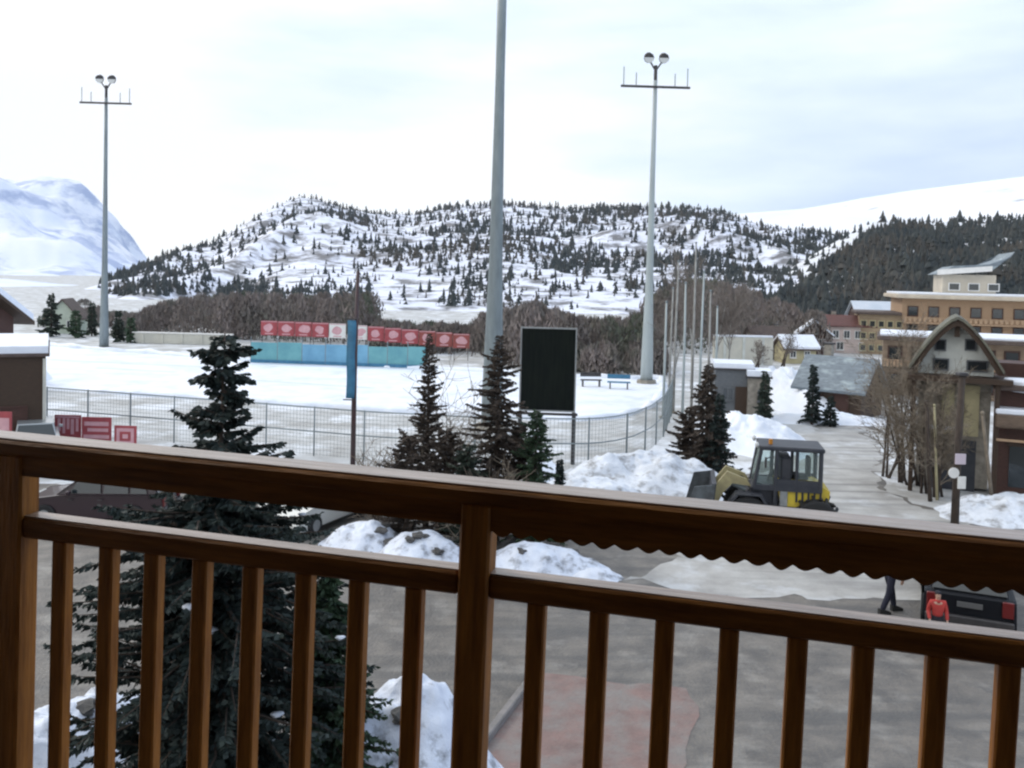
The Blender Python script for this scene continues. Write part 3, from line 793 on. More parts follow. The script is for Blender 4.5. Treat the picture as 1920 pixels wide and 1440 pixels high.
gb = 'red banners on the wire fence'
def Zs(px, py0, py1, Y): return Zat(px, py1, Y), Zat(px, py0, Y)
z0, z1 = Zs(127, 778, 826, 38.5)
board('red_banner', 'red banner with broken upright pale strokes, leftmost of the three on the fence', at(127, 38.5), 50 / FPX * 38.5, z0, z1, REDP, rowbars([(-.32, .62, .12, .5), (-.14, .58, .10, .6), (.02, .66, .10, .42), (.18, .55, .12, .6), (.36, .62, .10, .5), (0, .92, .9, .06)]), gb)
z0, z1 = Zs(180, 782, 830, 38.3)
board('red_banner', 'red banner with long level pale stripes, middle of the three on the fence', at(181, 38.3), 56 / FPX * 38.3, z0, z1, REDP, rowbars([(0, .74, .82, .16), (.05, .5, .7, .13), (0, .24, .86, .14)]), gb)
z0, z1 = Zs(234, 798, 838, 38.0)
board('red_banner', 'small red banner with a pale square outline, nearest the spruce', at(235, 38.0), 42 / FPX * 38, z0, z1, REDP, rowbars([(0, .80, .78, .16), (0, .2, .78, .16), (-.32, .5, .14, .44), (.32, .5, .14, .44), (0, .5, .24, .2)]), gb)
z0, z1 = Zs(8, 772, 818, 33.6)
board('red_banner', 'pale red banner in front of the brown hut', at(-6, 33.6), 56 / FPX * 33.6, z0, z1, REDP, rowbars([(.2, .5, .45, .5), (-.25, .7, .3, .2)]), gb)

# teal windbreak and the row of red boards behind the field
t = thing('windbreak', 'long low teal and blue sheeting wall at the far side of the snow field', 'windbreak')
edges = [470, 520, 566, 610, 650, 690, 726, 764, 802]
for i in range(len(edges) - 1):
    x0, x1 = edges[i], edges[i + 1]
    a_, b_ = at(x0, 75 - i * .2), at(x1, 75 - (i + 1) * .2)
    zt = 1.72 + .06 * math.sin(i * 2.1)
    c_ = (a_ + b_) / 2; d_ = b_ - a_
    MB().box((c_.x, c_.y, zt / 2 + .03), (d_.length - .04, .05, zt - .06), math.atan2(d_.y, d_.x)).build('sheet_panel', [TEAL, TEAL, BLUET, BLUET, BLUET, TEAL, TEAL, TEAL][i], t)
    MB().box((c_.x, c_.y - .05, .16), (d_.length - .04, .06, .26), math.atan2(d_.y, d_.x)).build('blue_skirting', BLUEB, t)
    MB().tube([(a_.x, a_.y, 0), (a_.x, a_.y, 2.15)], .045, 6).build('post', STEEL, t)
gr = 'red boards with pale round emblems'
names = 'first second third fourth fifth sixth seventh eighth ninth tenth eleventh twelfth'.split()
for i, px in enumerate((504, 536, 568, 600, 632, 672, 704, 736, 768, 800, 832, 864)):
    Y = 84 - i * .25
    cen = lerp_table([(490, 613), (620, 618), (700, 624), (890, 640)], px)
    z0, z1 = Zs(px, cen - 12, cen + 15, Y)
    pale = i in (4, 5)
    board('red_board', ('%s from the left of twelve red boards with pale emblems above the windbreak' if not pale else '%s from the left of twelve boards above the windbreak, pale with a reddish emblem') % names[i], at(px, Y), 31 / FPX * Y, z0, z1, WHITEP if pale else REDP if i < 9 else REDPD,
          [('disc', .05 * ((i * 7) % 3 - 1), .52, .52 + .08 * (i % 3), .56), ('bar', 0, .12, .5, .08), ('bar', 0, .95, .95, .05)], gr, 0, True, 'sign', PALEPINK)

# ------------------------------------------------------------------ buildings
def house(name, label, loc, rz, w, d, hw, hr, wall, roofm, over=.35, snow=0.0, windows=(), door=None, gable='x', cat='house', wm=None, chimney=None, rt=.12, winm=GLASSD, frame=WHITEP, group=None, gablem=None):
    """ridge runs along local X when gable == 'x' (gable ends left and right); 'y': gable faces the front (-Y)."""
    t = thing(name, label, cat, loc, rz, group)
    if gable == 'x':
        MB().prism([(-d / 2, 0), (d / 2, 0), (d / 2, hw), (0, hw + hr), (-d / 2, hw)], -w / 2, w / 2, 'x').build('wall', wall, t)
        span, ln = d, w
    else:
        MB().prism([(-w / 2, 0), (w / 2, 0), (w / 2, hw), (0, hw + hr), (-w / 2, hw)], -d / 2, d / 2, 'y').build('wall', wall, t)
        span, ln = w, d
    sl = math.atan2(hr, span / 2)
    ex = span / 2 + over
    zt = lambda q: hw + hr - q * hr / (span / 2)
    def roofp(th, lift, ov, ovl):
        e_ = span / 2 + ov
        return [(-e_, zt(e_) + lift), (0, hw + hr + lift), (e_, zt(e_) + lift), (e_, zt(e_) + lift + th), (0, hw + hr + lift + th), (-e_, zt(e_) + lift + th)]
    ax = 'x' if gable == 'x' else 'y'
    ro = MB().prism(roofp(rt, .01, over, over), -ln / 2 - over, ln / 2 + over, ax).build('roof', roofm, t)
    if snow: MB().prism(roofp(snow, rt + .012, over - .06, over - .06), -ln / 2 - over + .05, ln / 2 + over - .05, ax).build('snow_cover', SNOWROOF, ro)
    if chimney:
        cx, cy, ch = chimney
        c_ = MB().box((cx, cy, ch / 2 + hw), (.45, .45, ch), bev=.02).build('chimney', STONE, t)
        MB().box((cx, cy, hw + ch + .05), (.55, .55, .1)).build('chimney_cap', DARKM, c_)
    for (face, x, z, a_, b_) in windows:
        put_window(t, w, d, face, x, z, a_, b_, winm, frame)
    if door:
        face, x, a_, b_ = door
        put_window(t, w, d, face, x, b_ / 2 + .05, a_, b_, TIMBERR, frame, 'door')
    return t
def put_window(t, w, d, face, x, z, a_, b_, gm=GLASSD, fm=WHITEP, nm='window'):
    M = {'front': Matrix.Translation((x, -d / 2, z)), 'left': Matrix.Translation((-w / 2, x, z)) @ Matrix.Rotation(-math.pi / 2, 4, 'Z'), 'right': Matrix.Translation((w / 2, x, z)) @ Matrix.Rotation(math.pi / 2, 4, 'Z')}[face]
    fr = MB()
    for s_ in (-1, 1):
        fr.box((s_ * (a_ / 2 + .03), -.02, 0), (.06, .1, b_ + .12), M=M); fr.box((0, -.02, s_ * (b_ / 2 + .03)), (a_, .1, .06), M=M)
    if nm == 'window': fr.box((0, -.012, 0), (.04, .05, b_), M=M)
    wo = MB().box((0, -.004, 0), (a_, .03, b_), M=M).build(nm, gm, t)
    fr.build('frame', fm, wo)
    if nm == 'window': MB().box((0, -.07, -b_ / 2 - .09), (a_ + .2, .16, .05), M=M).build('sill', fm, wo)
    return wo

# brown hut at the left with deep snow, and the chalet behind it
hx = X(84, 36)
ztop = Zat(60, 662, 36)
hc = Vector((hx, 36, 0)) + Matrix.Rotation(R(27), 3, 'Z') @ Vector((-2.0, 2.2, 0))
hut = house('wooden_hut', 'brown plank hut with a thick snow covered roof at the left edge', hc, R(27), 4.0, 4.4, ztop - .1, .35, TIMBER, ROOFBR, over=.15, snow=.28, gable='x', cat='hut', windows=[('front', -.4, 2.3, .7, .8)], door=('front', .9, .85, 1.95), frame=TIMBERR)
MB().box((1.97, -2.24, (ztop - .2) / 2), (.12, .06, ztop - .2)).build('corner_board', BEIGEWALL, hut)
ch = house('chalet', 'dark chalet with a snowy overhanging roof behind the brown hut', at(-135, 58), R(-8), 7.5, 6, 4.1, 1.7, TIMBERR, TIMBER, over=.9, snow=.45, gable='x', windows=[('front', 2.4, 3.0, .8, .9), ('front', .4, 3.0, .8, .9)], rt=.25, frame=TIMBERO)
heap('snow_bank', 'high white snow bank behind the roof of the brown hut', X(30, 60), 60, 2.2, 2.2, 2.5, 21, SNOW, 'snow bank')

# small things left of the field
house('cottage', 'small pale green cottage with a brown roof beyond the left corner of the field', at(126, 104), R(10), 3.4, 3.6, 1.9, 1.9, mat('pale green render', (0.50, 0.56, 0.46), .85, (.42, .47, .39), 1), ROOFBR, over=.3, gable='y', windows=[('front', -.7, 1.1, .6, .7), ('front', .8, 1.1, .6, .7)], rt=.15)
t = thing('long_wall', 'long low beige wall with a pale coping beyond the field left of the windbreak', 'wall', at(343, 92), R(-1.5))
wl_ = 185 / FPX * 92; zt = Zat(340, 626, 92)
MB().box((0, 0, zt / 2), (wl_, .5, zt), bev=.03).build('wall', BEIGEWALL, t)
MB().box((0, -.02, zt + .06), (wl_ + .2, .66, .11)).build('coping', WHITEP, t)
for q in range(5): MB().box((-wl_ / 2 + wl_ * (q + .5) / 5, -.30, zt * .48), (.22, .1, zt * .94)).build('pilaster', BEIGEWALL, t)

# the hotel on the right
def facade(t, M, cols, rows, x0, dx, z0, dz, w, h, fm=TIMBERR, balc=True, bm=TIMBERO):
    for r in range(rows):
        for c_ in range(cols):
            mm = M @ Matrix.Translation((x0 + dx * c_, 0, z0 + dz * r))
            wo = MB().box((0, -.02, 0), (w, .08, h), M=mm).build('window', GLASSD, t)
            fr = MB()
            for s_ in (-1, 1):
                fr.box((s_ * (w / 2 + .05), -.04, 0), (.1, .12, h + .2), M=mm); fr.box((0, -.04, s_ * (h / 2 + .05)), (w, .12, .1), M=mm)
            fr.build('frame', fm, wo)
hb = at(1840, 98)
hot = thing('hotel', 'large orange brown timber hotel with rows of windows under a flat pale eave', 'hotel', hb, R(-17))
def hotx(px, y, z=6.0):                                      # place along the turned facade seen at a photo column
    x = 0.0
    W_ = lambda x: proj(hb + Matrix.Rotation(R(-17), 3, 'Z') @ Vector((x, y, z)))[0]
    for _ in range(8): x += (px - W_(x)) / ((W_(x + .01) - W_(x)) / .01)
    return x
HX0 = hotx(1692, 0); HX1 = HX0 + 30
zev = Zat(1800, 562, 98)
MB().box(((HX0 + HX1) / 2, 6, zev / 2), (HX1 - HX0, 12, zev)).build('wall', TIMBERO, hot)
MB().box(((HX0 + HX1) / 2, 5.6, zev + .22), (HX1 - HX0 + 1.6, 14.4, .42), bev=.05).build('eave', mat('pale eave board', (.62, .54, .42), .7, (.5, .43, .34), 1), hot)
MB().box(((HX0 + HX1) / 2, 5.8, zev + .56), (HX1 - HX0 + 1.0, 13.2, .24), bev=.08).build('snow_cover', SNOWROOF, hot)
facade(hot, Matrix.Translation((HX0, 0, 0)), 13, 3, 1.1, 2.1, .95, 2.0, .9, .95)
for z in (1.95, 3.95):
    bz = MB().box(((HX0 + HX1) / 2, -.5, z - .25), (HX1 - HX0, 1.0, .14)).build('balcony', TIMBERO, hot)
    g_ = MB()
    for i in range(int((HX1 - HX0) / .5)): g_.box((HX0 + .25 + i * .5, -.96, z + .1), (.28, .05, .42))
    g_.box(((HX0 + HX1) / 2, -.96, z + .34), (HX1 - HX0, .1, .08)); g_.build('balustrade', TIMBERO, bz)
# lower left wing
WX0, WX1 = hotx(1612, 0), HX0 - .05
zw = Zat(1650, 592, 97)
MB().box(((WX0 + WX1) / 2, 4, zw / 2), (WX1 - WX0, 8, zw)).build('side_wing', mat('wing timber', (.40, .30, .19), .75, (.30, .22, .14), .8, stretch=(1, 1, 3)), hot)
MB().box(((WX0 + WX1) / 2 - .2, 3.7, zw + .16), (WX1 - WX0 + .4, 9, .3), bev=.05).build('wing_roof', ROOFBR, hot)
facade(hot, Matrix.Translation((WX0, -.01, 0)), 5, 3, .5, .92, .7, 1.35, .5, .6, OCHRE)
# set-back upper storey with a raised roof
UX0, UX1 = hotx(1768, 4, 9), hotx(1868, 4, 9)
z5 = Zat(1800, 515, 103)
MB().box(((UX0 + UX1) / 2, 7.5, (zev + .7 + z5) / 2), (UX1 - UX0, 7, z5 - zev - .7)).build('upper_storey', mat('upper render', (.56, .50, .40), .8, (.44, .40, .33), .6), hot)
rf = MB().prism([(UX0 - .6, z5), (UX1 - .6, z5 + .5), (UX1 + 1.6, Zat(1890, 474, 103)), (UX1 + 1.2, Zat(1890, 474, 103) - .6), (UX1 - .9, z5 + 1.2), (UX0 + 1.0, z5 + .95)], 3.2, 11.6, 'y').build('upper_roof', SLATE, hot)
MB().prism([(UX0 - .7, z5 - .1), (UX1 - .6, z5 + .42), (UX1 - .6, z5 + 1.0), (UX0 - .7, z5 + .5)], 3.0, 3.19, 'y').build('fascia', WHITEP, rf)
facade(hot, Matrix.Translation((UX0, 4.0, 0)), 3, 1, 1.2, 2.0, zev + 1.4, 2.0, 1.0, .7, WHITEP)
tb = at(1800, 62)
t = thing('apartment_block', 'tan timber block with small balconies between the hotel and the gabled chalet', 'building', tb, R(-22))
def tbx(px, y=0, z=3.0):
    x = 0.0
    W_ = lambda x: proj(tb + Matrix.Rotation(R(-22), 3, 'Z') @ Vector((x, y, z)))[0]
    for _ in range(8): x += (px - W_(x)) / ((W_(x + .01) - W_(x)) / .01)
    return x
TX0, TX1 = tbx(1655), tbx(2010); zt = Zat(1700, 640, 62)
MB().box(((TX0 + TX1) / 2, 3, zt / 2), (TX1 - TX0, 6, zt)).build('wall', mat('tan boards', (.36, .27, .19), .8, (.25, .18, .125), .8, stretch=(1, 1, 4)), t)
MB().box(((TX0 + TX1) / 2, 2.6, zt + .14), (TX1 - TX0 + .8, 7.4, .26), bev=.05).build('roof', ROOFBR, t)
MB().box(((TX0 + TX1) / 2, 2.7, zt + .36), (TX1 - TX0 + .4, 6.8, .18), bev=.06).build('roof_snow', SNOWROOF, t)
facade(t, Matrix.Translation((TX0, 0, 0)), 9, 1, .8, 1.45, zt - .95, 1.9, .75, .85, TIMBERR)
facade(t, Matrix.Translation((TX0, 0, 0)), 9, 1, .8, 1.45, zt - 2.9, 1.9, .75, .95, TIMBERR)
bz = MB().box(((TX0 + TX1) / 2, -.4, zt - 1.9), (TX1 - TX0, .8, .12)).build('balcony', TIMBER, t)
g_ = MB()
for i in range(int((TX1 - TX0) / .22)): g_.box((TX0 + .11 + i * .22, -.78, zt - 1.62), (.13, .04, .46))
g_.box(((TX0 + TX1) / 2, -.78, zt - 1.36), (TX1 - TX0, .08, .07)); o = g_.build('balustrade', TIMBERO, bz)
house('annex_house', 'low pale blue roofed house left of the timber hotel', at(1640, 132), R(-4), 6.4, 5, 3.4, 1.9, TIMBERR, mat('pale blue metal roof', (.50, .57, .64), .5, (.62, .66, .72), .6), over=.4, gable='x', windows=[('front', -1.5, 1.6, .8, .9), ('front', 1.5, 1.6, .8, .9)])
house('village_house', 'pinkish house under a dark red roof between the slate roof and the hotel', at(1585, 104), R(-6), 4.9, 4.6, 3.1, 1.0, PINKWALL, ROOFRED, over=.35, gable='x', windows=[('front', -1.7, 2.1, .6, .8), ('front', -.5, 2.1, .6, .8), ('front', .7, 2.1, .6, .8), ('front', 1.8, 2.1, .6, .8), ('front', -1.2, .8, .7, .8), ('front', 1.2, .8, .7, .8)], chimney=(-1.3, .6, 1.5))
house('village_house', 'small brown house with a red chimney among bare trees', at(1436, 92), R(8), 3.4, 3.2, 1.8, 1.4, STONE, ROOFBR, over=.4, gable='x', windows=[('front', -.8, 1.1, .6, .6), ('front', .8, 1.1, .6, .6)], chimney=(1.0, .2, 1.6))
house('village_house', 'tiny pale house with a snowy roof beyond the brown one', at(1482, 112), R(-20), 3.0, 3.2, 2.7, 1.4, PINKWALL, ROOFBR, over=.3, snow=.2, gable='y', windows=[('front', -.6, 1.8, .5, .7), ('front', .7, 1.8, .5, .7)])
house('village_house', 'brown house with a thick snow roof just left of the pinkish house', at(1524, 97), R(-14), 3.3, 3.2, 2.3, 1.3, TIMBERR, ROOFBR, over=.35, snow=.22, gable='y', windows=[('front', -.7, 1.5, .55, .65), ('front', .7, 1.5, .55, .65), ('front', 0, 2.7, .5, .45)])
house('village_house', 'low tan house with a snowy long roof behind the sloping snow', at(1490, 88), R(6), 3.0, 2.8, 1.5, .9, OCHRE, ROOFBR, over=.35, snow=.2, gable='x', windows=[('front', -.8, .9, .5, .55), ('front', .6, .9, .5, .55)])
t = thing('garden_wall', 'long pale low wall with a snowy top before the village', 'wall', at(1392, 84), R(4))
wz = Zat(1392, 632, 84)
MB().box((0, 0, wz / 2), (5.6, .4, wz), bev=.03).build('wall', BEIGEWALL, t); MB().box((0, 0, wz + .09), (5.5, .5, .17), bev=.06).build('snow_cover', SNOWROOF, t)
for q in (-1.8, 0, 1.8): MB().box((q, -.23, wz * .5), (.25, .1, wz)).build('pilaster', PALEWALL, t)
# dark hut with annex
t = house('shed', 'dark grey flat roofed shed with snow on top at the end of the field', at(1369, 51), R(-8), 2.0, 2.6, Zat(1369, 690, 51), .12, TIMBERG, DARKM, over=.12, snow=.26, gable='x', cat='shed', windows=[('front', -.3, 1.5, .5, .6)], rt=.1, frame=TIMBERG)
MB().box((.45, -1.32, .95), (.7, .05, 1.9)).build('door', TIMBER, t)
t = house('shed', 'smaller low shed with a pale wall and a snow cap beside the dark grey shed', at(1417, 50), R(-8), 1.15, 1.8, Zat(1417, 706, 50), .1, STONE, DARKM, over=.12, snow=.30, gable='x', cat='shed', rt=.09, windows=[('front', .2, 1.5, .4, .5)], frame=TIMBERG)
# slate roofed chalet
t = house('chalet', 'dark timber chalet with a wide blue grey slate roof above the snow bank', at(1574, 53.5), R(-42), 3.7, 3.2, 1.75, 1.5, TIMBER, SLATE, over=.35, gable='x', windows=[('front', -.8, .95, .6, .7), ('right', 0.2, 1.2, .6, .7)], chimney=(-.9, .3, 2.3), rt=.14, door=('front', .7, .8, 1.4), frame=TIMBERR)

# chalet with the curved white gable
cb = at(1782, 34)
sc_ = FPX / 34
t = thing('gabled_chalet', 'chalet with a pale curved gable and dark arched bargeboard behind the street post', 'chalet', cb, R(-25))
def zz(py): return Zat(1782, py, 34)
ww = 128 / sc_
zg0, zg1, zap = zz(702), zz(668), zz(606)
arch = [(-ww / 2, zg0), (ww / 2, zg0), (ww / 2, zg1)]
nn = 16
zea = zz(694)
def gcurve(hw_, top, low, e_=1.45): return [(hw_ * (1 - 2 * i / nn), top - (top - low) * abs(1 - 2 * i / nn) ** e_) for i in range(nn + 1)]
curve = gcurve(ww / 2, zap, zz(684))
MB().prism([(-ww / 2, zg0), (ww / 2, zg0)] + curve, -.02, 3.0, 'y').build('gable_wall', PALEWALL, t)
outer = gcurve(ww / 2 + .28, zap + .16, zea)
inner = gcurve(ww / 2 + .06, zap - .07, zea)
br_ = MB()
for i in range(nn):
    br_.prism([outer[i], outer[i + 1], inner[i + 1], inner[i]], -.75, -.1, 'y')
br_.build('bargeboard', TIMBER, t)
ro = MB()
for i in range(nn):
    o1, o2 = outer[i], outer[i + 1]
    ro.prism([(o1[0], o1[1] + .01), (o2[0], o2[1] + .01), (o2[0] * 1.02, o2[1] + .12), (o1[0] * 1.02, o1[1] + .12)], -.85, 3.2, 'y')
ro.build('roof', mat('mossy shingle', (.17, .165, .12), .8, (.10, .10, .085), 2), t)
MB().box((0, -.42, zap - .12), (.18, .2, .75)).build('king_post', TIMBER, t)
for (px, py, a_, b_) in ((1755, 648, .30, .34), (1806, 645, .30, .34), (1757, 684, .46, .36), (1818, 684, .62, .34)):
    q = (px - 1782) / sc_
    wo = MB().box((q, -.03, zz(py)), (a_, .06, b_)).build('window', GLASSD, t)
    f_ = MB()
    for s_ in (-1, 1): f_.box((q + s_ * (a_ / 2 + .025), -.05, zz(py)), (.05, .08, b_ + .1)); f_.box((q, -.05, zz(py) + s_ * (b_ / 2 + .025)), (a_, .08, .05))
    f_.build('frame', TIMBERG, wo)
# jettied balcony below the gable
MB().box((.12, -.55, zg0 - .10), (ww + .9, 1.3, .18)).build('beam', TIMBER, t)
MB().box((.0, .6, zg0 / 2), (ww - .1, 1.0, zg0 - .25)).build('lower_wall', STONE, t)
for (px, w_, m_) in ((1772, .42, OCHRE), (1812, .50, OCHRE)):
    MB().box(((px - 1782) / sc_, .04, zz(768)), (w_, .1, 1.9)).build('shutter_panel', m_, t)
MB().box((.05, .05, .95), (1.5, .1, 1.9)).build('doorway', CHASSIS, t)
MB().box((-.4, -.02, zz(803)), (.9, .3, .12), bev=.03).build('sill_snow', SNOWROOF, t)
for s_ in (-1, 1): MB().box((s_ * (ww / 2 + .1), -1.0, zg0 / 2 - .1), (.16, .16, zg0 - .2), bev=.02).build('balcony_post', TIMBER, t)
# right wing with snow on its balconies
zr = zz(722)
wing = MB().box((ww / 2 + 2.3, 1.2, zr / 2), (4.2, 3.0, zr)).build('side_wing', TIMBERR, t)
MB().box((ww / 2 + 2.2, -.7, zz(775)), (4.3, 1.0, .5), bev=.05).build('balcony', mat('brown balcony board', (.17, .12, .085), .75, (.10, .07, .05), 3, stretch=(1, 1, 5)), t)
MB().box((ww / 2 + 2.2, -.7, zz(775) + .34), (4.3, .95, .2), bev=.08).build('balcony_snow', SNOWROOF, t)
MB().box((ww / 2 + 2.3, .9, zr + .12), (4.6, 3.8, .22), bev=.05).build('wing_roof', ROOFBR, t)
rs = MB().ball((0, 0, 0), 1, 18, 8, (1, 1, 1), .3, 3)
for (x, y, z, r, sc2) in ((ww / 2 + 1.0, -.5, zr + .22, .55, (1.4, .9, .5)), (ww / 2 + 2.2, -.4, zr + .2, .5, (1.6, 1, .45)), (ww / 2 + 3.5, -.3, zr + .2, .6, (1.5, 1, .5))):
    MB().ball((x, y, z), r, 14, 8, sc2, .4, x).build('roof_snow', SNOWROOF, t, True)
MB().box((ww / 2 + 2.2, -1.22, zz(808)), (4.2, .06, .08)).build('balcony_bar', TIMBERO, t)
for i in range(4):
    put = MB().box((ww / 2 + .9 + i * 1.0, -.32, 1.15), (.62, .05, 1.5)).build('window', GLASSD, t)
    MB().box((ww / 2 + .9 + i * 1.0, -.34, 1.95), (.8, .08, .1)).build('lintel', TIMBER, put)
zrr = Zat(1900, 690, 37)
MB().box((ww / 2 + 2.6, 3.6, zrr / 2 + .3), (4.6, 1.8, zrr)).build('rear_block', TIMBERR, t)

# ------------------------------------------------------------------ trees near and middle
conifer('larch_tree', 'thin dark larch with bare twiggy branches left of the tall near mast', at(798, 27), Zat(800, 625, 27), 1.45, LARCH, 42, profile=[(0, 1), (.3, .95), (.6, .7), (.85, .35), (1, .05)], leaf=.085, dens=1.25, droop=.1)
conifer('larch_tree', 'brown larch with rough drooping twigs directly below the tall near mast', at(928, 26), Zat(928, 628, 26), 2.2, LARCH, 43, profile=[(0, 1.2), (.3, 1.0), (.6, .9), (.85, .5), (1, .06)], leaf=.09, dens=1.3, droop=.35)
conifer('spruce_tree', 'short bushy green spruce below the black board', at(1000, 25.5), Zat(1000, 770, 25.5), 1.9, SPRUCE2, 44, leaf=.09, dens=1.7, snow=.01, profile=[(0, .95), (.15, 1), (.6, .75), (.9, .35), (1, .08)])
conifer('spruce_tree', 'dark brown ragged conifer on the bank left of the yellow loader', at(1322, 34), Zat(1325, 684, 34), 2.0, LARCH, 45, leaf=.14, dens=1.1, profile=[(0, 1), (.25, 1), (.6, .72), (.85, .35), (1, .05)])
conifer('spruce_tree', 'dark green lower spruce leaning on the right of the brown conifer', at(1345, 33.5), Zat(1345, 740, 33.5), 1.5, SPRUCED, 46, leaf=.13, dens=1.2)
conifer('spruce_tree', 'small dark spruce standing against the smaller shed', at(1432, 48), Zat(1430, 696, 48), 1.2, SPRUCE, 47, leaf=.16)
conifer('spruce_tree', 'dark spruce at the left corner of the slate roofed chalet', at(1522, 49), Zat(1520, 684, 49), 1.3, SPRUCED, 48, leaf=.16)
conifer('spruce_tree', 'young spruce before the door of the slate roofed chalet', at(1556, 48.5), Zat(1560, 742, 48.5), 1.1, SPRUCED, 49, leaf=.14)
big = at(392, 11.8)
conifer('spruce_tree', 'large dark ragged spruce close below the balcony, its thin top rising over the handrail', big, Zat(405, 625, 11.8), 3.5, SPRUCED, 50, leaf=.10, dens=3.9, open_top=.55, snow=.0010, droop=.3, lean=(.12, 0),
        profile=[(0, .85), (.3, 1), (.56, .84), (.68, .60), (.76, .44), (.83, .24), (.89, .15), (.95, .24), (.98, .19), (1, .04)])
conifer('spruce_tree', 'small light green spruce at the right edge of the large dark one', at(610, 12.4), 3.5, 2.0, SPRUCE2, 51, leaf=.085, dens=3.4, profile=[(0, 1), (.3, .9), (.7, .5), (1, .06)])
for (px, Y, py, seed, lb) in ((700, 28, 838, 61, 'round brown bush at the foot of the dark banner pole'), (742, 27.5, 830, 62, 'taller brown bush between the banner pole and the thin larch'), (865, 27, 800, 63, 'grey brown twiggy bush between the two larches'), (840, 29, 700, 64, 'tall pale brown bush rising behind the two larches'), (895, 24.6, 850, 65, 'low brown bush before the foot of the broad larch'), (715, 26, 862, 66, 'lowest brown bush by the handrail')):
    bare_tree('bush', lb, at(px, Y), Zat(px, py, Y), seed, TWIGP, BARK, spread=.6, rad=.03, levels=2, nchild=7, cat='bush', stems=7, start=.15, twigr=.011)
for (px, Y, py, w_, m_, seed, lb) in ((760, 25.5, 815, 1.6, LARCH, 161, 'dark brown shrub at the left foot of the thin larch'), (832, 25.8, 806, 1.5, LARCH, 162, 'dark brown shrub at the right foot of the thin larch'), (872, 25.2, 835, 1.3, SPRUCE, 163, 'low dark green shrub left of the broad larch'), (968, 26.3, 800, 1.3, LARCH, 164, 'brown shrub between the broad larch and the short green spruce'), (1288, 35, 770, 1.8, LARCH, 165, 'low brown shrub on the left side of the brown conifer by the loader')):
    o = conifer('shrub', lb, at(px, Y), Zat(px, py, Y), w_, m_, seed, leaf=.10, dens=1.5, droop=.1, profile=[(0, .8), (.3, 1), (.7, .8), (1, .3)])
    o['category'] = 'shrub'
# tall net poles and slender bare trees right of the field
for i, (px, Y, py) in enumerate(((1243, 50, 566), (1262, 52, 490), (1279, 50, 530), (1296, 54, 455), (1310, 51, 510), (1326, 53, 545), (1340, 56, 575), (1254, 56, 540))):
    b_ = at(px, Y); hq = Zat(px, py, Y)
    t = thing('net_pole', ['tall thin pale pole nearest the right floodlight mast', 'second thin pale pole right of the right floodlight mast', 'third thin pale pole right of the right floodlight mast', 'tallest thin pale pole beside the snow field', 'fifth thin pale pole right of the right floodlight mast', 'sixth thin pale pole, left of the dark grey shed', 'last thin pale pole, above the dark grey shed', 'thin pale pole set back behind the first two'][i], 'pole', b_, 0, 'thin pale poles at the end of the field')
    MB().tube([(0, 0, 0), (0, 0, hq * .5), (.05 * math.sin(i * 2), 0, hq)], [.085, .07, .045], 7).build('shaft', PALEBARK if i % 2 else STEELP, t, True)
    MB().box((0, 0, .06), (.4, .4, .12), bev=.02).build('footing', STONE, t)
    MB().ball((.05 * math.sin(i * 2), 0, hq), .07, 8, 6).build('pole_cap', STEEL, t)
for i, (px, Y, py) in enumerate(((1256, 62, 560), (1296, 64, 520), (1334, 62, 540), (1362, 63, 580))):
    bare_tree('slender_tree', ['slim bare tree just right of the right floodlight mast', 'slim bare tree in the middle of the thin pale poles', 'slim bare tree behind the dark grey shed', 'short slim bare tree right of the thin pale poles'][i],
              at(px, Y), Zat(px, py, Y), 70 + i, TWIG, PALEBARK, spread=.2, rad=.10, levels=3, nchild=11, group='slender bare trees by the field', start=.35, twigr=.012)
# bare trees in front of the right buildings
for i, (px, Y, py, st, lb) in enumerate(((1662, 36, 640, 4, 'brown bare tree at the left edge of the thicket by the road'), (1690, 35, 622, 4, 'tall brown bare tree in front of the timber hotel wing'), (1716, 34.5, 690, 5, 'low spreading bare tree beside the pale road'), (1742, 33, 650, 3, 'bare tree just left of the curved gable'), (1765, 32.5, 760, 4, 'short twiggy bare tree before the chalet doorway'))):
    bare_tree('bare_tree', lb, at(px, Y), Zat(px, py, Y), 80 + i, TWIGP, BARK, spread=.42, rad=.055, levels=3, nchild=9, group='bare trees by the road', stems=st, start=.2, twigr=.009)
for (px, Y, py, seed, lb) in ((1640, 64, 690, 91, 'bare tree between the slate roofed chalet and the road'), (1470, 80, 610, 92, 'dark bare tree by the small brown house'), (1416, 78, 632, 93, 'bare tree behind the smaller shed')):
    bare_tree('bare_tree', lb, at(px, Y), Zat(px, py, Y), seed, TWIG, BARK, spread=.45, rad=.10, levels=3, nchild=9, group='bare trees in the village', stems=2, start=.25, twigr=.014)
for (px, Y, hgt, wd, seed, lb) in ((96, 98, 4.6, 3.0, 52, 'grey green conifer left of the pale cottage'), (142, 97, 3.0, 2.2, 53, 'low conifer in front of the pale cottage'), (222, 93, 3.2, 2.0, 54, 'conifer right of the far left floodlight mast'), (245, 92, 2.6, 1.6, 55, 'small conifer at the left end of the long beige wall'), (172, 100, 3.6, 1.6, 56, 'thin conifer between the pale cottage and the far left mast')):
    conifer('conifer', lb, at(px, Y), hgt, wd, SPRUCE2 if seed % 2 else SPRUCE, seed, leaf=.3, dens=.5)

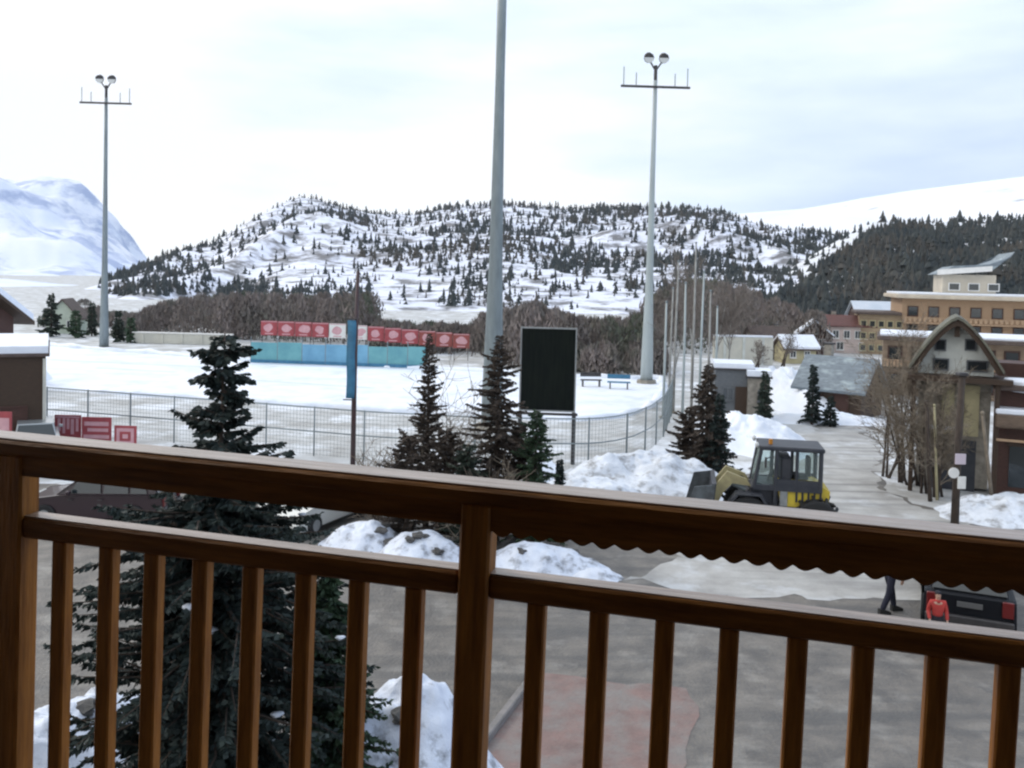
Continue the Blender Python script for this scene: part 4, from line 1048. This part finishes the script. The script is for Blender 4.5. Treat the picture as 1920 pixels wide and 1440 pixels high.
# ------------------------------------------------------------------ snow heaps
conifer('spruce_tree', 'low black green conifer at the foot of the black board post', at(1046, 26.5), Zat(1046, 862, 26.5), .8, SPRUCED, 57, leaf=.08, dens=2.6)
heap('snow_bank', 'broad white snow bank behind the bucket of the loader', X(1205, 33), 33, 4.2, 3.2, 1.25, 31, DIRTYSNOW, 'snow bank')
heap('snow_bank', 'white snow bank left of the black board post', X(1110, 31), 30.5, 2.2, 2.0, .8, 32, DIRTYSNOW, 'snow bank')
heap('snow_bank', 'tall white snow bank behind the cab of the loader', X(1400, 43), 43, 2.9, 4.2, 1.25, 33, SNOW, 'snow bank')
heap('snow_bank', 'long snow bank below the slate roofed chalet', X(1560, 49.2), 50, 4.4, 1.2, .55, 34, SNOW, 'snow bank')
heap('snow_bank', 'sloping white snow between the sheds and the slate roofed chalet', X(1476, 58), 58, 2.2, 8, 2.0, 35, SNOW, 'snow bank', power=1.0)
heap('snow_bank', 'grey white snow bank at the foot of the gabled chalet', X(1895, 30), 30.2, 2.6, 1.6, .7, 36, DIRTYSNOW, 'snow bank')
heap('snow_heap', 'lumpy snow heap with dark stones behind the left bay of the railing', X(790, 24.2), 24.4, 1.35, 1.1, .62, 37, HEAPSNOW, rocks=7)
heap('snow_heap', 'ragged low snow heap between the white car and the stony heap', X(685, 25), 25.2, 1.2, .9, .66, 137, HEAPSNOW, rocks=4)
heap('snow_heap', 'smooth bluish snow heap right of the middle railing post', X(1010, 23.5), 23.6, 1.9, 1.0, .62, 38, HEAPSNOW, rocks=2)
heap('snow_heap', 'small flat scrap of snow beside the smooth bluish heap', X(1120, 22.8), 22.9, .7, .5, .25, 138, HEAPSNOW)
heap('snow_heap', 'large bluish snow heap at the foot of the light green spruce', X(735, 13.3), 13.4, 1.6, 1.8, 1.45, 39, HEAPSNOW, rocks=4)
heap('snow_heap', 'snow heap left of the large dark spruce beside the left post', X(120, 13.6), 13.2, 1.05, 2.6, .95, 40, HEAPSNOW, rocks=3)
heap('snow_heap', 'grey slush heap in front of the wire fence', X(480, 34), 34, 3.0, 1.3, .7, 27, DIRTYSNOW)
heap('snow_heap', 'white snow heap under the black board', X(1000, 33), 33.5, 1.6, 1.2, 1.1, 28, SNOW)

# ------------------------------------------------------------------ vehicles
def wheel(t, x, y, r, w, rimm=FRAMEM):
    wo = MB().tube([(x, y - w / 2, r), (x, y - w / 2 + .03, r), (x, y + w / 2 - .03, r), (x, y + w / 2, r)], [r * .9, r, r, r * .9], 20).build('wheel', RUBBER, t)
    MB().tube([(x, y - w / 2 - .012, r), (x, y + w / 2 + .012, r)], r * .55, 12).build('rim', rimm, wo)
    return wo
def car(name, label, loc, rz, m, L=4.2, Wd=1.75, H=1.5, group=None, cat='car', est=True):
    """front towards -X"""
    t = thing(name, label, cat, loc, rz, group)
    g = .22
    hb_ = H * .60
    prof = [(-L / 2, g + .12), (-L / 2 + .08, g), (L / 2 - .08, g), (L / 2, g + .15), (L / 2 - .02, hb_), (L / 2 - .12, hb_ + .03), (-L / 2 + L * .27, hb_), (-L / 2 + .25, hb_ - .12), (-L / 2 + .03, hb_ - .25)]
    def loft(pr, wb, wt, zt):
        v, f = [], []
        n = len(pr)
        for s_ in (-1, 1):
            for q in (1.0, .94):
                for (x, z) in pr:
                    y = wb + (wt - wb) * max(0, min(1, (z - g) / (zt - g)))
                    v.append((x * (1 if q == 1 else .985), s_ * y * (1 if q < 1 else .93), z if q == 1 else g + (z - g) * .99))
        o = [0, n, 3 * n, 2 * n]                                # left outer cap, left side, right side, right outer cap
        for a_, b_ in zip(o, o[1:]):
            for i in range(n):
                j = (i + 1) % n
                f.append((a_ + i, a_ + j, b_ + j, b_ + i))
        f.append(tuple(range(n))); f.append(tuple(2 * n + i for i in reversed(range(n))))
        return v, f
    v, f = loft(prof, Wd / 2, Wd / 2 * .97, hb_)
    bo = MB().add(v, f).build('body', m, t)
    rx0, rx1 = -L * .05, L * (.36 if est else .22)
    cab = [(-L / 2 + L * .25, hb_ - .01), (rx0, H - .02), ((rx0 + rx1) / 2, H), (rx1, H - .04), (L / 2 - .14, hb_ - .01)]
    v, f = loft(cab, Wd / 2 * .95, Wd / 2 * .72, H)
    MB().add(v, f).build('cabin', m, t)
    def strip(pts3, nm='window', mm=GLASSD):
        MB().add(pts3, [tuple(range(len(pts3)))]).build(nm, mm, t)
    for s_ in (-1, 1):
        k0 = lambda z: (Wd / 2 * .95 + (Wd / 2 * .72 - Wd / 2 * .95) * ((z - g) / (H - g))) * s_ + s_ * .006
        for (xa_, xb_) in ((-L * .155, L * .06), (L * .08, L * .25), (L * .265, L * .38)) if est else ((-L * .155, L * .06), (L * .08, L * .24)):
            lo_, hi_ = hb_ + .04, H - .12
            sk = .16 if xa_ < 0 else .03
            sk2 = .14 if xb_ > L * .3 else .02
            strip([(xa_, k0(lo_), lo_), (xb_, k0(lo_), lo_), (xb_ - sk2, k0(hi_), hi_), (xa_ + sk * 1.2 + .1 * (xa_ < 0), k0(hi_), hi_)])
        MB().box((-L * .14, s_ * (Wd / 2 + .06), hb_ + .1), (.12, .16, .12), bev=.03).build('mirror', m, t)
        MB().box((L / 2 - .02, s_ * Wd * .40, hb_ - .16), (.06, .22, .34), bev=.02).build('taillight', REDLAMP, t)
        MB().box((-L / 2 + .10, s_ * Wd * .36, hb_ - .27), (.14, .34, .16), bev=.03).build('headlight', LAMPG, t)
        for x in (-L * .31, L * .30): wheel(t, x, s_ * (Wd / 2 - .08), .31, .2)
        for q in (.0, .205): MB().box((L * (.07) - L * q, s_ * (Wd / 2 + .002) * .985, hb_ - .12), (.14, .03, .03)).build('door_handle', DARKM, t)
    # windscreen and rear window
    sl = lambda x0, z0, x1, z1, u: (x0 + (x1 - x0) * u, z0 + (z1 - z0) * u)
    for nm, (x0, z0), (x1, z1), dx in (('windscreen', cab[0], cab[1], -.012), ('rear_window', cab[4], cab[3], .012)):
        a_, b_ = sl(x0, z0, x1, z1, .12), sl(x0, z0, x1, z1, .9)
        ya, yb = Wd * .40, Wd * .33
        strip([(a_[0] + dx, -ya, a_[1] + .01), (a_[0] + dx, ya, a_[1] + .01), (b_[0] + dx, yb, b_[1] + .01), (b_[0] + dx, -yb, b_[1] + .01)], nm)
    MB().box((-L / 2 + .0, 0, g + .16), (.12, Wd * .94, .22), bev=.05).build('front_bumper', DARKM if m is not WHITECAR else WHITECAR, t)
    MB().box((L / 2 - .0, 0, g + .18), (.12, Wd * .94, .24), bev=.05).build('rear_bumper', DARKM, t)
    MB().box((-L / 2 + .02, 0, hb_ - .30), (.08, Wd * .42, .14), bev=.02).build('grille', DARKM, t)
    MB().box((L / 2 + .012, 0, hb_ - .16), (.03, .5, .11)).build('number_plate', mat('dark plate', (.10, .10, .10), .6), t)  # plate kept dark grey so it does not stand out
    return t
car('parked_car', 'black car seen from behind at the right below the handrail', at(1806, 19.4) + Vector((.95, 1.9, 0)), R(-114), BLACKP, 4.3, 1.84, 1.55, 'parked cars')
car('parked_car', 'dark burgundy car parked beyond the large spruce, seen from the side', at(190, 27.2), R(3), BURG, 4.2, 1.75, 1.5, 'parked cars')
car('parked_car', 'white car facing the balcony beside the lumpy snow heap', at(572, 25.8) + Vector((0, 1.6, 0)), R(66), WHITECAR, 4.0, 1.72, 1.5, 'parked cars')
car('parked_car', 'silver car in front of the brown hut', at(66, 34.6) + Vector((-1.0, 1.9, 0)), R(-62), SILVERP, 4.2, 1.75, 1.5, 'parked cars')

# yellow wheel loader, bucket towards -X
LUGS = {}
lx = at(1455, 27.4)
t = thing('wheel_loader', 'yellow wheel loader with a dark glazed cab and raised black bucket', 'loader', lx, R(-11))
q = lambda px: (px - 1455) / (FPX / 27.4)
MB().prism([(q(1450), 1.62), (q(1458), 1.0), (q(1540), .95), (q(1544), 1.5), (q(1520), 1.72), (q(1470), 1.74)], -.62, .62, 'y').build('engine_cover', YELLOW, t)
for i in range(5): MB().box((q(1485) + i * .17, -.63, 1.35), (.06, .03, .42)).build('cooling_slot', CHASSIS, t)
MB().box((q(1462), -.66, 1.25), (.22, .08, .5), bev=.03).build('side_step', FRAMEM, t)
MB().box((q(1450), 0, .82), (2.5, .95, .42), bev=.05).build('chassis', CHASSIS, t)
MB().prism([(q(1380), .75), (q(1450), .7), (q(1456), 1.55), (q(1415), 1.62), (q(1385), 1.2)], -.55, .55, 'y').build('front_frame', CHASSIS, t)
cf = MB()
x0, x1, xt0, zb_, zt_ = q(1408), q(1526), q(1420), 1.58, 2.68
for y in (-.66, .66):
    cf.tube([(x0, y, zb_ - .1), (xt0, y, zt_)], .055, 6); cf.tube([(x1, y, zb_ - .1), (x1, y, zt_)], .065, 6)
    cf.tube([(q(1446), y, zb_ - .5), (q(1448), y, zt_)], .06, 6); cf.tube([(q(1484), y, zb_ - .1), (q(1484), y, zt_)], .05, 6)
    cf.box(((x0 + x1) / 2, y, zb_ - .05), (x1 - x0, .09, .16)); cf.box(((q(1446) + x1) / 2, y, zb_ + .12), (x1 - q(1446), .07, .2))
cf.box(((x0 + x1) / 2, 0, zb_ - .06), (x1 - x0, 1.24, .1))
cf.build('cab_frame', CHASSIS, t)
MB().box(((xt0 + x1) / 2 + .02, 0, zt_ + .03), (x1 - xt0 + .16, 1.46, .13), bev=.05).build('cab_roof', CHASSIS, t)
MB().box((q(1466), .0, (zb_ + zt_) / 2 - .1), (.32, 1.1, zt_ - zb_ - .3), bev=.05).build('door_panel', CHASSIS, t)
st = MB(); st.box((q(1492), 0, zb_ + .22), (.5, .5, .14), bev=.04); st.box((q(1508), 0, zb_ + .55), (.12, .48, .6), bev=.04); st.build('seat', RUBBER, t)
MB().tube([(q(1436), 0, zb_), (q(1446), 0, zb_ + .55)], .03, 6).build('steering_column', DARKM, t)
for y in (-.65, .65):
    MB().add([(x0 + .05, y, zb_ + .05), (q(1443), y, zb_ + .05), (q(1445), y, zt_ - .05), (xt0 + .05, y, zt_ - .05)], [(0, 1, 2, 3)]).build('side_window', CABGLASS, t)
    MB().add([(q(1487), y, zb_ + .24), (x1 - .05, y, zb_ + .24), (x1 - .05, y, zt_ - .05), (q(1487), y, zt_ - .05)], [(0, 1, 2, 3)]).build('side_window', CABGLASS, t)
MB().add([(x0, -.6, zb_), (x0, .6, zb_), (xt0, .6, zt_ - .05), (xt0, -.6, zt_ - .05)], [(0, 1, 2, 3)]).build('windscreen', CABGLASS, t)
MB().tube([(q(1438), -.3, zt_ + .09), (q(1438), -.3, zt_ + .25)], .06, 8).build('beacon', mat('amber beacon', (.5, .2, .02), .3), t)
for y in (-.42, .42):
    MB().prism([(q(1404), 1.50), (q(1396), 1.70), (q(1360), 1.90), (q(1334), 1.35), (q(1326), .75), (q(1338), .7), (q(1354), 1.25), (q(1370), 1.55)], y - .07, y + .07, 'y').build('lift_arm', YELLOWD, t)
    MB().tube([(q(1405), y * .6, 1.25), (q(1362), y * .6, 1.55)], .06, 8).build('hydraulic_ram', STEEL, t)
MB().prism([(q(1340), 1.62), (q(1334), .55), (q(1300), .40), (q(1282), .52), (q(1284), .60), (q(1302), .52), (q(1328), .68), (q(1332), 1.60)], -1.05, 1.05, 'y').build('bucket', CHASSIS, t)
scuff = mat('scuffed steel', (.10, .115, .125), .5, (.05, .055, .06), 4)
for y in (-1.06, 1.06): MB().prism([(q(1338), 1.6), (q(1332), .56), (q(1300), .41), (q(1284), .53), (q(1300), 1.5)], y - .02, y + .02, 'y').build('bucket_side', scuff, t)
for x in (q(1398), q(1520)):
    for y in (-.78, .78):
        wheel(t, x, y, .64, .42, YELLOWD)
MB().tube([(q(1474), -.3, 1.7), (q(1474), -.3, 2.1), (q(1470), -.3, 2.2)], .05, 8).build('exhaust_pipe', DARKM, t)
for y in (-.6, .6):
    MB().ball((q(1412), y, 2.78), .09, 10, 6, (.7, 1, 1)).build('work_light', LAMPG, t)
    MB().tube([(q(1436), y * 1.12, 2.45), (q(1428), y * 1.45, 2.42)], .018, 5).build('mirror_arm', DARKM, t)
    MB().box((q(1427), y * 1.5, 2.32), (.05, .16, .3), bev=.02).build('mirror', DARKM, t)
    MB().tube([(q(1408), y * .5, 1.35), (q(1390), y * .6, 1.62), (q(1366), y * .55, 1.6), (q(1352), y * .5, 1.3)], .022, 6).build('hose', RUBBER, t)
    MB().tube([(q(1400), y * 1.08, .95), (q(1402), y * 1.1, 1.5), (q(1440), y * 1.1, 1.55)], .025, 6).build('grab_rail', DARKM, t)
for x in (q(1398), q(1520)):
    for y in (-.78, .78):
        for k in range(22):
            a_ = 2 * math.pi * k / 22
            Mx = Matrix.Translation((x, y, .64)) @ Matrix.Rotation(a_, 4, 'Y')
            LUGS.setdefault((x, y), MB()).box((.655, .0, 0), (.05, .40, .085), .35 if k % 2 else -.35, M=Mx)
for q_ in LUGS.values(): q_.build('tyre_tread', RUBBER, t)['kind'] = 'stuff'
for y in (-.8, .8): MB().prism([(q(1362), 1.05), (q(1376), 1.36), (q(1422), 1.36), (q(1434), 1.05), (q(1430), 1.02), (q(1418), 1.32), (q(1380), 1.32), (q(1366), 1.02)], y - .24, y + .24, 'y').build('mudguard', CHASSIS, t)

# ------------------------------------------------------------------ street post and thin poles at the right
t = thing('street_post', 'dark wooden street post with small pale notices in front of the gabled chalet', 'post', at(1790, 29))
hh = Zat(1794, 704, 29)
MB().tube([(0, 0, 0), (.0, 0, hh * .5), (.04, 0, hh)], [.13, .11, .10], 9).build('pole', BARK, t, True)
def zp(py): return Zat(1790, py, 29)
MB().box((.03, -.14, zp(859)), (.34, .04, .34), bev=.01).build('notice', mat('pale lilac notice', (.58, .50, .56), .6), t)
k_ = MB(); k_.tube([(-.17, -.13, zp(885)), (-.17, -.17, zp(885))], .17, 14); k_.build('round_sign', WHITEP, t)
MB().box((.10, -.14, zp(903)), (.26, .04, .40), bev=.01).build('lower_notice', WHITEP, t)
MB().box((.02, -.02, hh + .05), (.3, .3, .1), bev=.03).build('cap', DARKM, t)
def pole(name, label, pa, pb, Y, r, m):
    A, B = at(pa[0], Y), P(pb[0], pb[1], Y)
    t = thing(name, label, 'pole', A)
    dv = B - A
    MB().tube([(0, 0, 0), dv * .5, dv], [r, r * .9, r * .7], 7).build('shaft', m, t, True)
    MB().ball(dv, r * 1.1, 8, 6).build('tip', m, t)
    return t
pole('stake', 'pale leaning stake before the right wing of the gabled chalet', (1862, 950), (1842, 775), 31, .07, TWIGP)
pole('stake', 'dark upright stake left of the street post', (1744, 940), (1738, 755), 32, .08, BARK)
pole('stake', 'thin ochre stake close by the dark upright stake', (1757, 940), (1752, 760), 32.2, .05, OCHRE)
# bench and goal at the far right of the field
t = thing('bench', 'dark low bench in the snow at the right end of the field', 'bench', at(1108, 64), R(6))
MB().box((0, 0, .48), (1.5, .4, .08), bev=.02).build('seat', DARKM, t); MB().box((0, .2, .85), (1.5, .06, .3), bev=.02).build('backrest', DARKM, t)
for s_ in (-1, 1): MB().box((s_ * .6, 0, .22), (.08, .36, .44)).build('leg', DARKM, t)
t = thing('bench', 'blue grey low bench next to the dark one in the snow', 'bench', at(1160, 63), R(-4))
MB().box((0, 0, .48), (1.6, .4, .08), bev=.02).build('seat', BLUEB, t); MB().box((0, .2, .85), (1.6, .06, .3), bev=.02).build('backrest', BLUEB, t)
for s_ in (-1, 1): MB().box((s_ * .6, 0, .22), (.08, .36, .44)).build('leg', DARKM, t)

# ------------------------------------------------------------------ people
def skin_mesh(name, verts, edges, radii, root, m, parent, sub=2):
    me = bpy.data.meshes.new(name); me.from_pydata(verts, edges, [])
    o = bpy.data.objects.new(name, me); C.objects.link(o)
    md = o.modifiers.new('skin', 'SKIN')
    sv = me.skin_vertices[0].data
    for i, r in enumerate(radii):
        sv[i].radius = r if hasattr(r, '__len__') else (r, r)
    sv[root].use_root = True
    md.use_smooth_shade = True
    o.modifiers.new('sub', 'SUBSURF').levels = sub
    o.modifiers['sub'].render_levels = sub
    dg = bpy.context.evaluated_depsgraph_get()
    dg.update()
    nm = bpy.data.meshes.new_from_object(o.evaluated_get(dg))
    o.modifiers.clear(); o.data = nm
    for p in nm.polygons: p.use_smooth = True
    nm.materials.clear(); nm.materials.append(m)
    o.name = name
    if parent: o.parent = parent
    return o
def person(label, loc, rz, h, jacket, trousers, stride=.22, hat=None, arm=(.12, -.12), group=None):
    """faces -Y"""
    t = thing('person', label, 'person', loc, rz, group)
    s = h / 1.75
    V, E, Rr = [], [], []
    def vtx(p, r, par=None):
        V.append((p[0] * s, p[1] * s, p[2] * s)); Rr.append(tuple(q * s for q in r) if hasattr(r, '__len__') else r * s)
        if par is not None: E.append((par, len(V) - 1))
        return len(V) - 1
    pel = vtx((0, 0, .95), (.13, .10)); wai = vtx((0, 0, 1.10), (.12, .09), pel); che = vtx((0, -.01, 1.30), (.15, .11), wai)
    nec = vtx((0, 0, 1.46), .055, che); hd0 = vtx((0, -.015, 1.56), (.072, .082), nec); hd1 = vtx((0, -.01, 1.66), (.076, .088), hd0); vtx((0, 0, 1.725), (.045, .05), hd1)
    vtx((0, -.105, 1.605), .014, hd0)                            # nose
    legs, arms = [], []
    for sg in (-1, 1):
        hip = vtx((sg * .09, 0, .88), .085, pel)
        fy = -sg * stride
        kn = vtx((sg * .10, fy * .45 - .03, .48), .058, hip)
        an = vtx((sg * .10, fy + .02, .09), .038, kn)
        toe = vtx((sg * .11, fy - .13, .035), (.04, .03), an)
        legs.append((hip, kn, an, toe))
        sh = vtx((sg * .19, 0, 1.40), .058, che)
        el = vtx((sg * .25, arm[(sg + 1) // 2] * .3 + .03, 1.13), .042, sh)
        wr = vtx((sg * .25, -abs(arm[(sg + 1) // 2]) - .02, .90), .028, el)
        pa = vtx((sg * .25, -abs(arm[(sg + 1) // 2]) - .04, .83), (.022, .036), wr)
        for q, (dy, ln) in enumerate(((-.03, .07), (-.01, .085), (.012, .08), (.032, .06))):
            a1 = vtx((sg * .248, V[pa][1] / s + dy, .80), .0095, pa)
            a2 = vtx((sg * .240, V[pa][1] / s + dy, .80 - ln * .55), .009, a1)
            vtx((sg * .225, V[pa][1] / s + dy * .9, .80 - ln), .008, a2)
        th = vtx((sg * .235, V[pa][1] / s - .045, .835), .010, pa); vtx((sg * .225, V[pa][1] / s - .06, .80), .009, th)
        arms.append((sh, el, wr))
    skin_mesh('body', V, E, Rr, pel, SKIN, t)
    # clothing: a jacket and trousers grown over the same bones
    def shell(name, idx, rad, root, m):
        mp_ = {a_: i for i, a_ in enumerate(idx)}
        ed = [(mp_[a_], mp_[b_]) for a_, b_ in E if a_ in mp_ and b_ in mp_]
        return skin_mesh(name, [V[i] for i in idx], ed, [tuple(q * s for q in r) if hasattr(r, '__len__') else r * s for r in rad], mp_[root], m, t)
    tr_i = [pel, wai]; tr_r = [(.155, .125), (.135, .105)]
    for (a_, b_, c_, d_) in legs: tr_i += [a_, b_, c_]; tr_r += [.105, .08, .066]
    shell('trousers', tr_i, tr_r, pel, trousers)
    ja_i = [pel, wai, che]; ja_r = [(.18, .15), (.165, .135), (.185, .14)]
    for (a_, b_, c_) in arms: ja_i += [a_, b_, c_]; ja_r += [.085, .066, .05]
    shell('jacket', ja_i, ja_r, pel, jacket)
    co = MB().tube([(0, 0, 1.40 * s), (0, -.005 * s, 1.49 * s)], [.10 * s, .078 * s], 12).build('collar', jacket, t, True)
    for (a_, b_, c_, d_) in legs:
        x, y, z = V[c_]
        MB().prism([(y + .07 * s, 0), (y - .21 * s, 0), (y - .21 * s, .06 * s), (y - .06 * s, .12 * s), (y + .07 * s, .14 * s)], x - .055 * s, x + .055 * s, 'x').build('shoe', RUBBER, t)
    MB().ball((0, .012 * s, 1.675 * s), .098 * s, 14, 10, (.88, 1.0, .85), .1, 3).build('cap' if hat else 'hair', hat or HAIR, t, True)
    for sg in (-1, 1):
        MB().ball((sg * .03 * s, -.092 * s, 1.635 * s), .009 * s, 8, 6).build('eye', DARKM, t)
        MB().ball((sg * .078 * s, .01 * s, 1.615 * s), .025 * s, 8, 6, (.4, .7, 1.1)).build('ear', SKIN, t)
    MB().box((0, -.094 * s, 1.562 * s), (.04 * s, .01 * s, .009 * s)).build('mouth', REDPD, t)
    return t
person('person in dark clothes striding across the plaza left of the black car', at(1666, 20.9), R(100), 1.74, CLOTHD, CLOTHN, .22, CLOTHD)
person('small person in a bright red jacket standing by the black car', at(1755, 18.9), R(-10), 1.22, CLOTHR, CLOTHD, .06, CLOTHD)

# ------------------------------------------------------------------ the air
hz_ = MB().box((0, 3450, 700), (11900, 7000, 1402)).build('haze', None)
hm = bpy.data.materials.new('haze'); hm.use_nodes = True
ht = hm.node_tree; ht.nodes.clear()
ho = ht.nodes.new('ShaderNodeOutputMaterial'); hv = ht.nodes.new('ShaderNodeVolumePrincipled')
hv.inputs['Color'].default_value = (.80, .88, 1.0, 1); hv.inputs['Density'].default_value = 0.00007
ht.links.new(hv.outputs[0], ho.inputs['Volume'])
hz_.data.materials.clear(); hz_.data.materials.append(hm)
tag(hz_, kind='stuff')
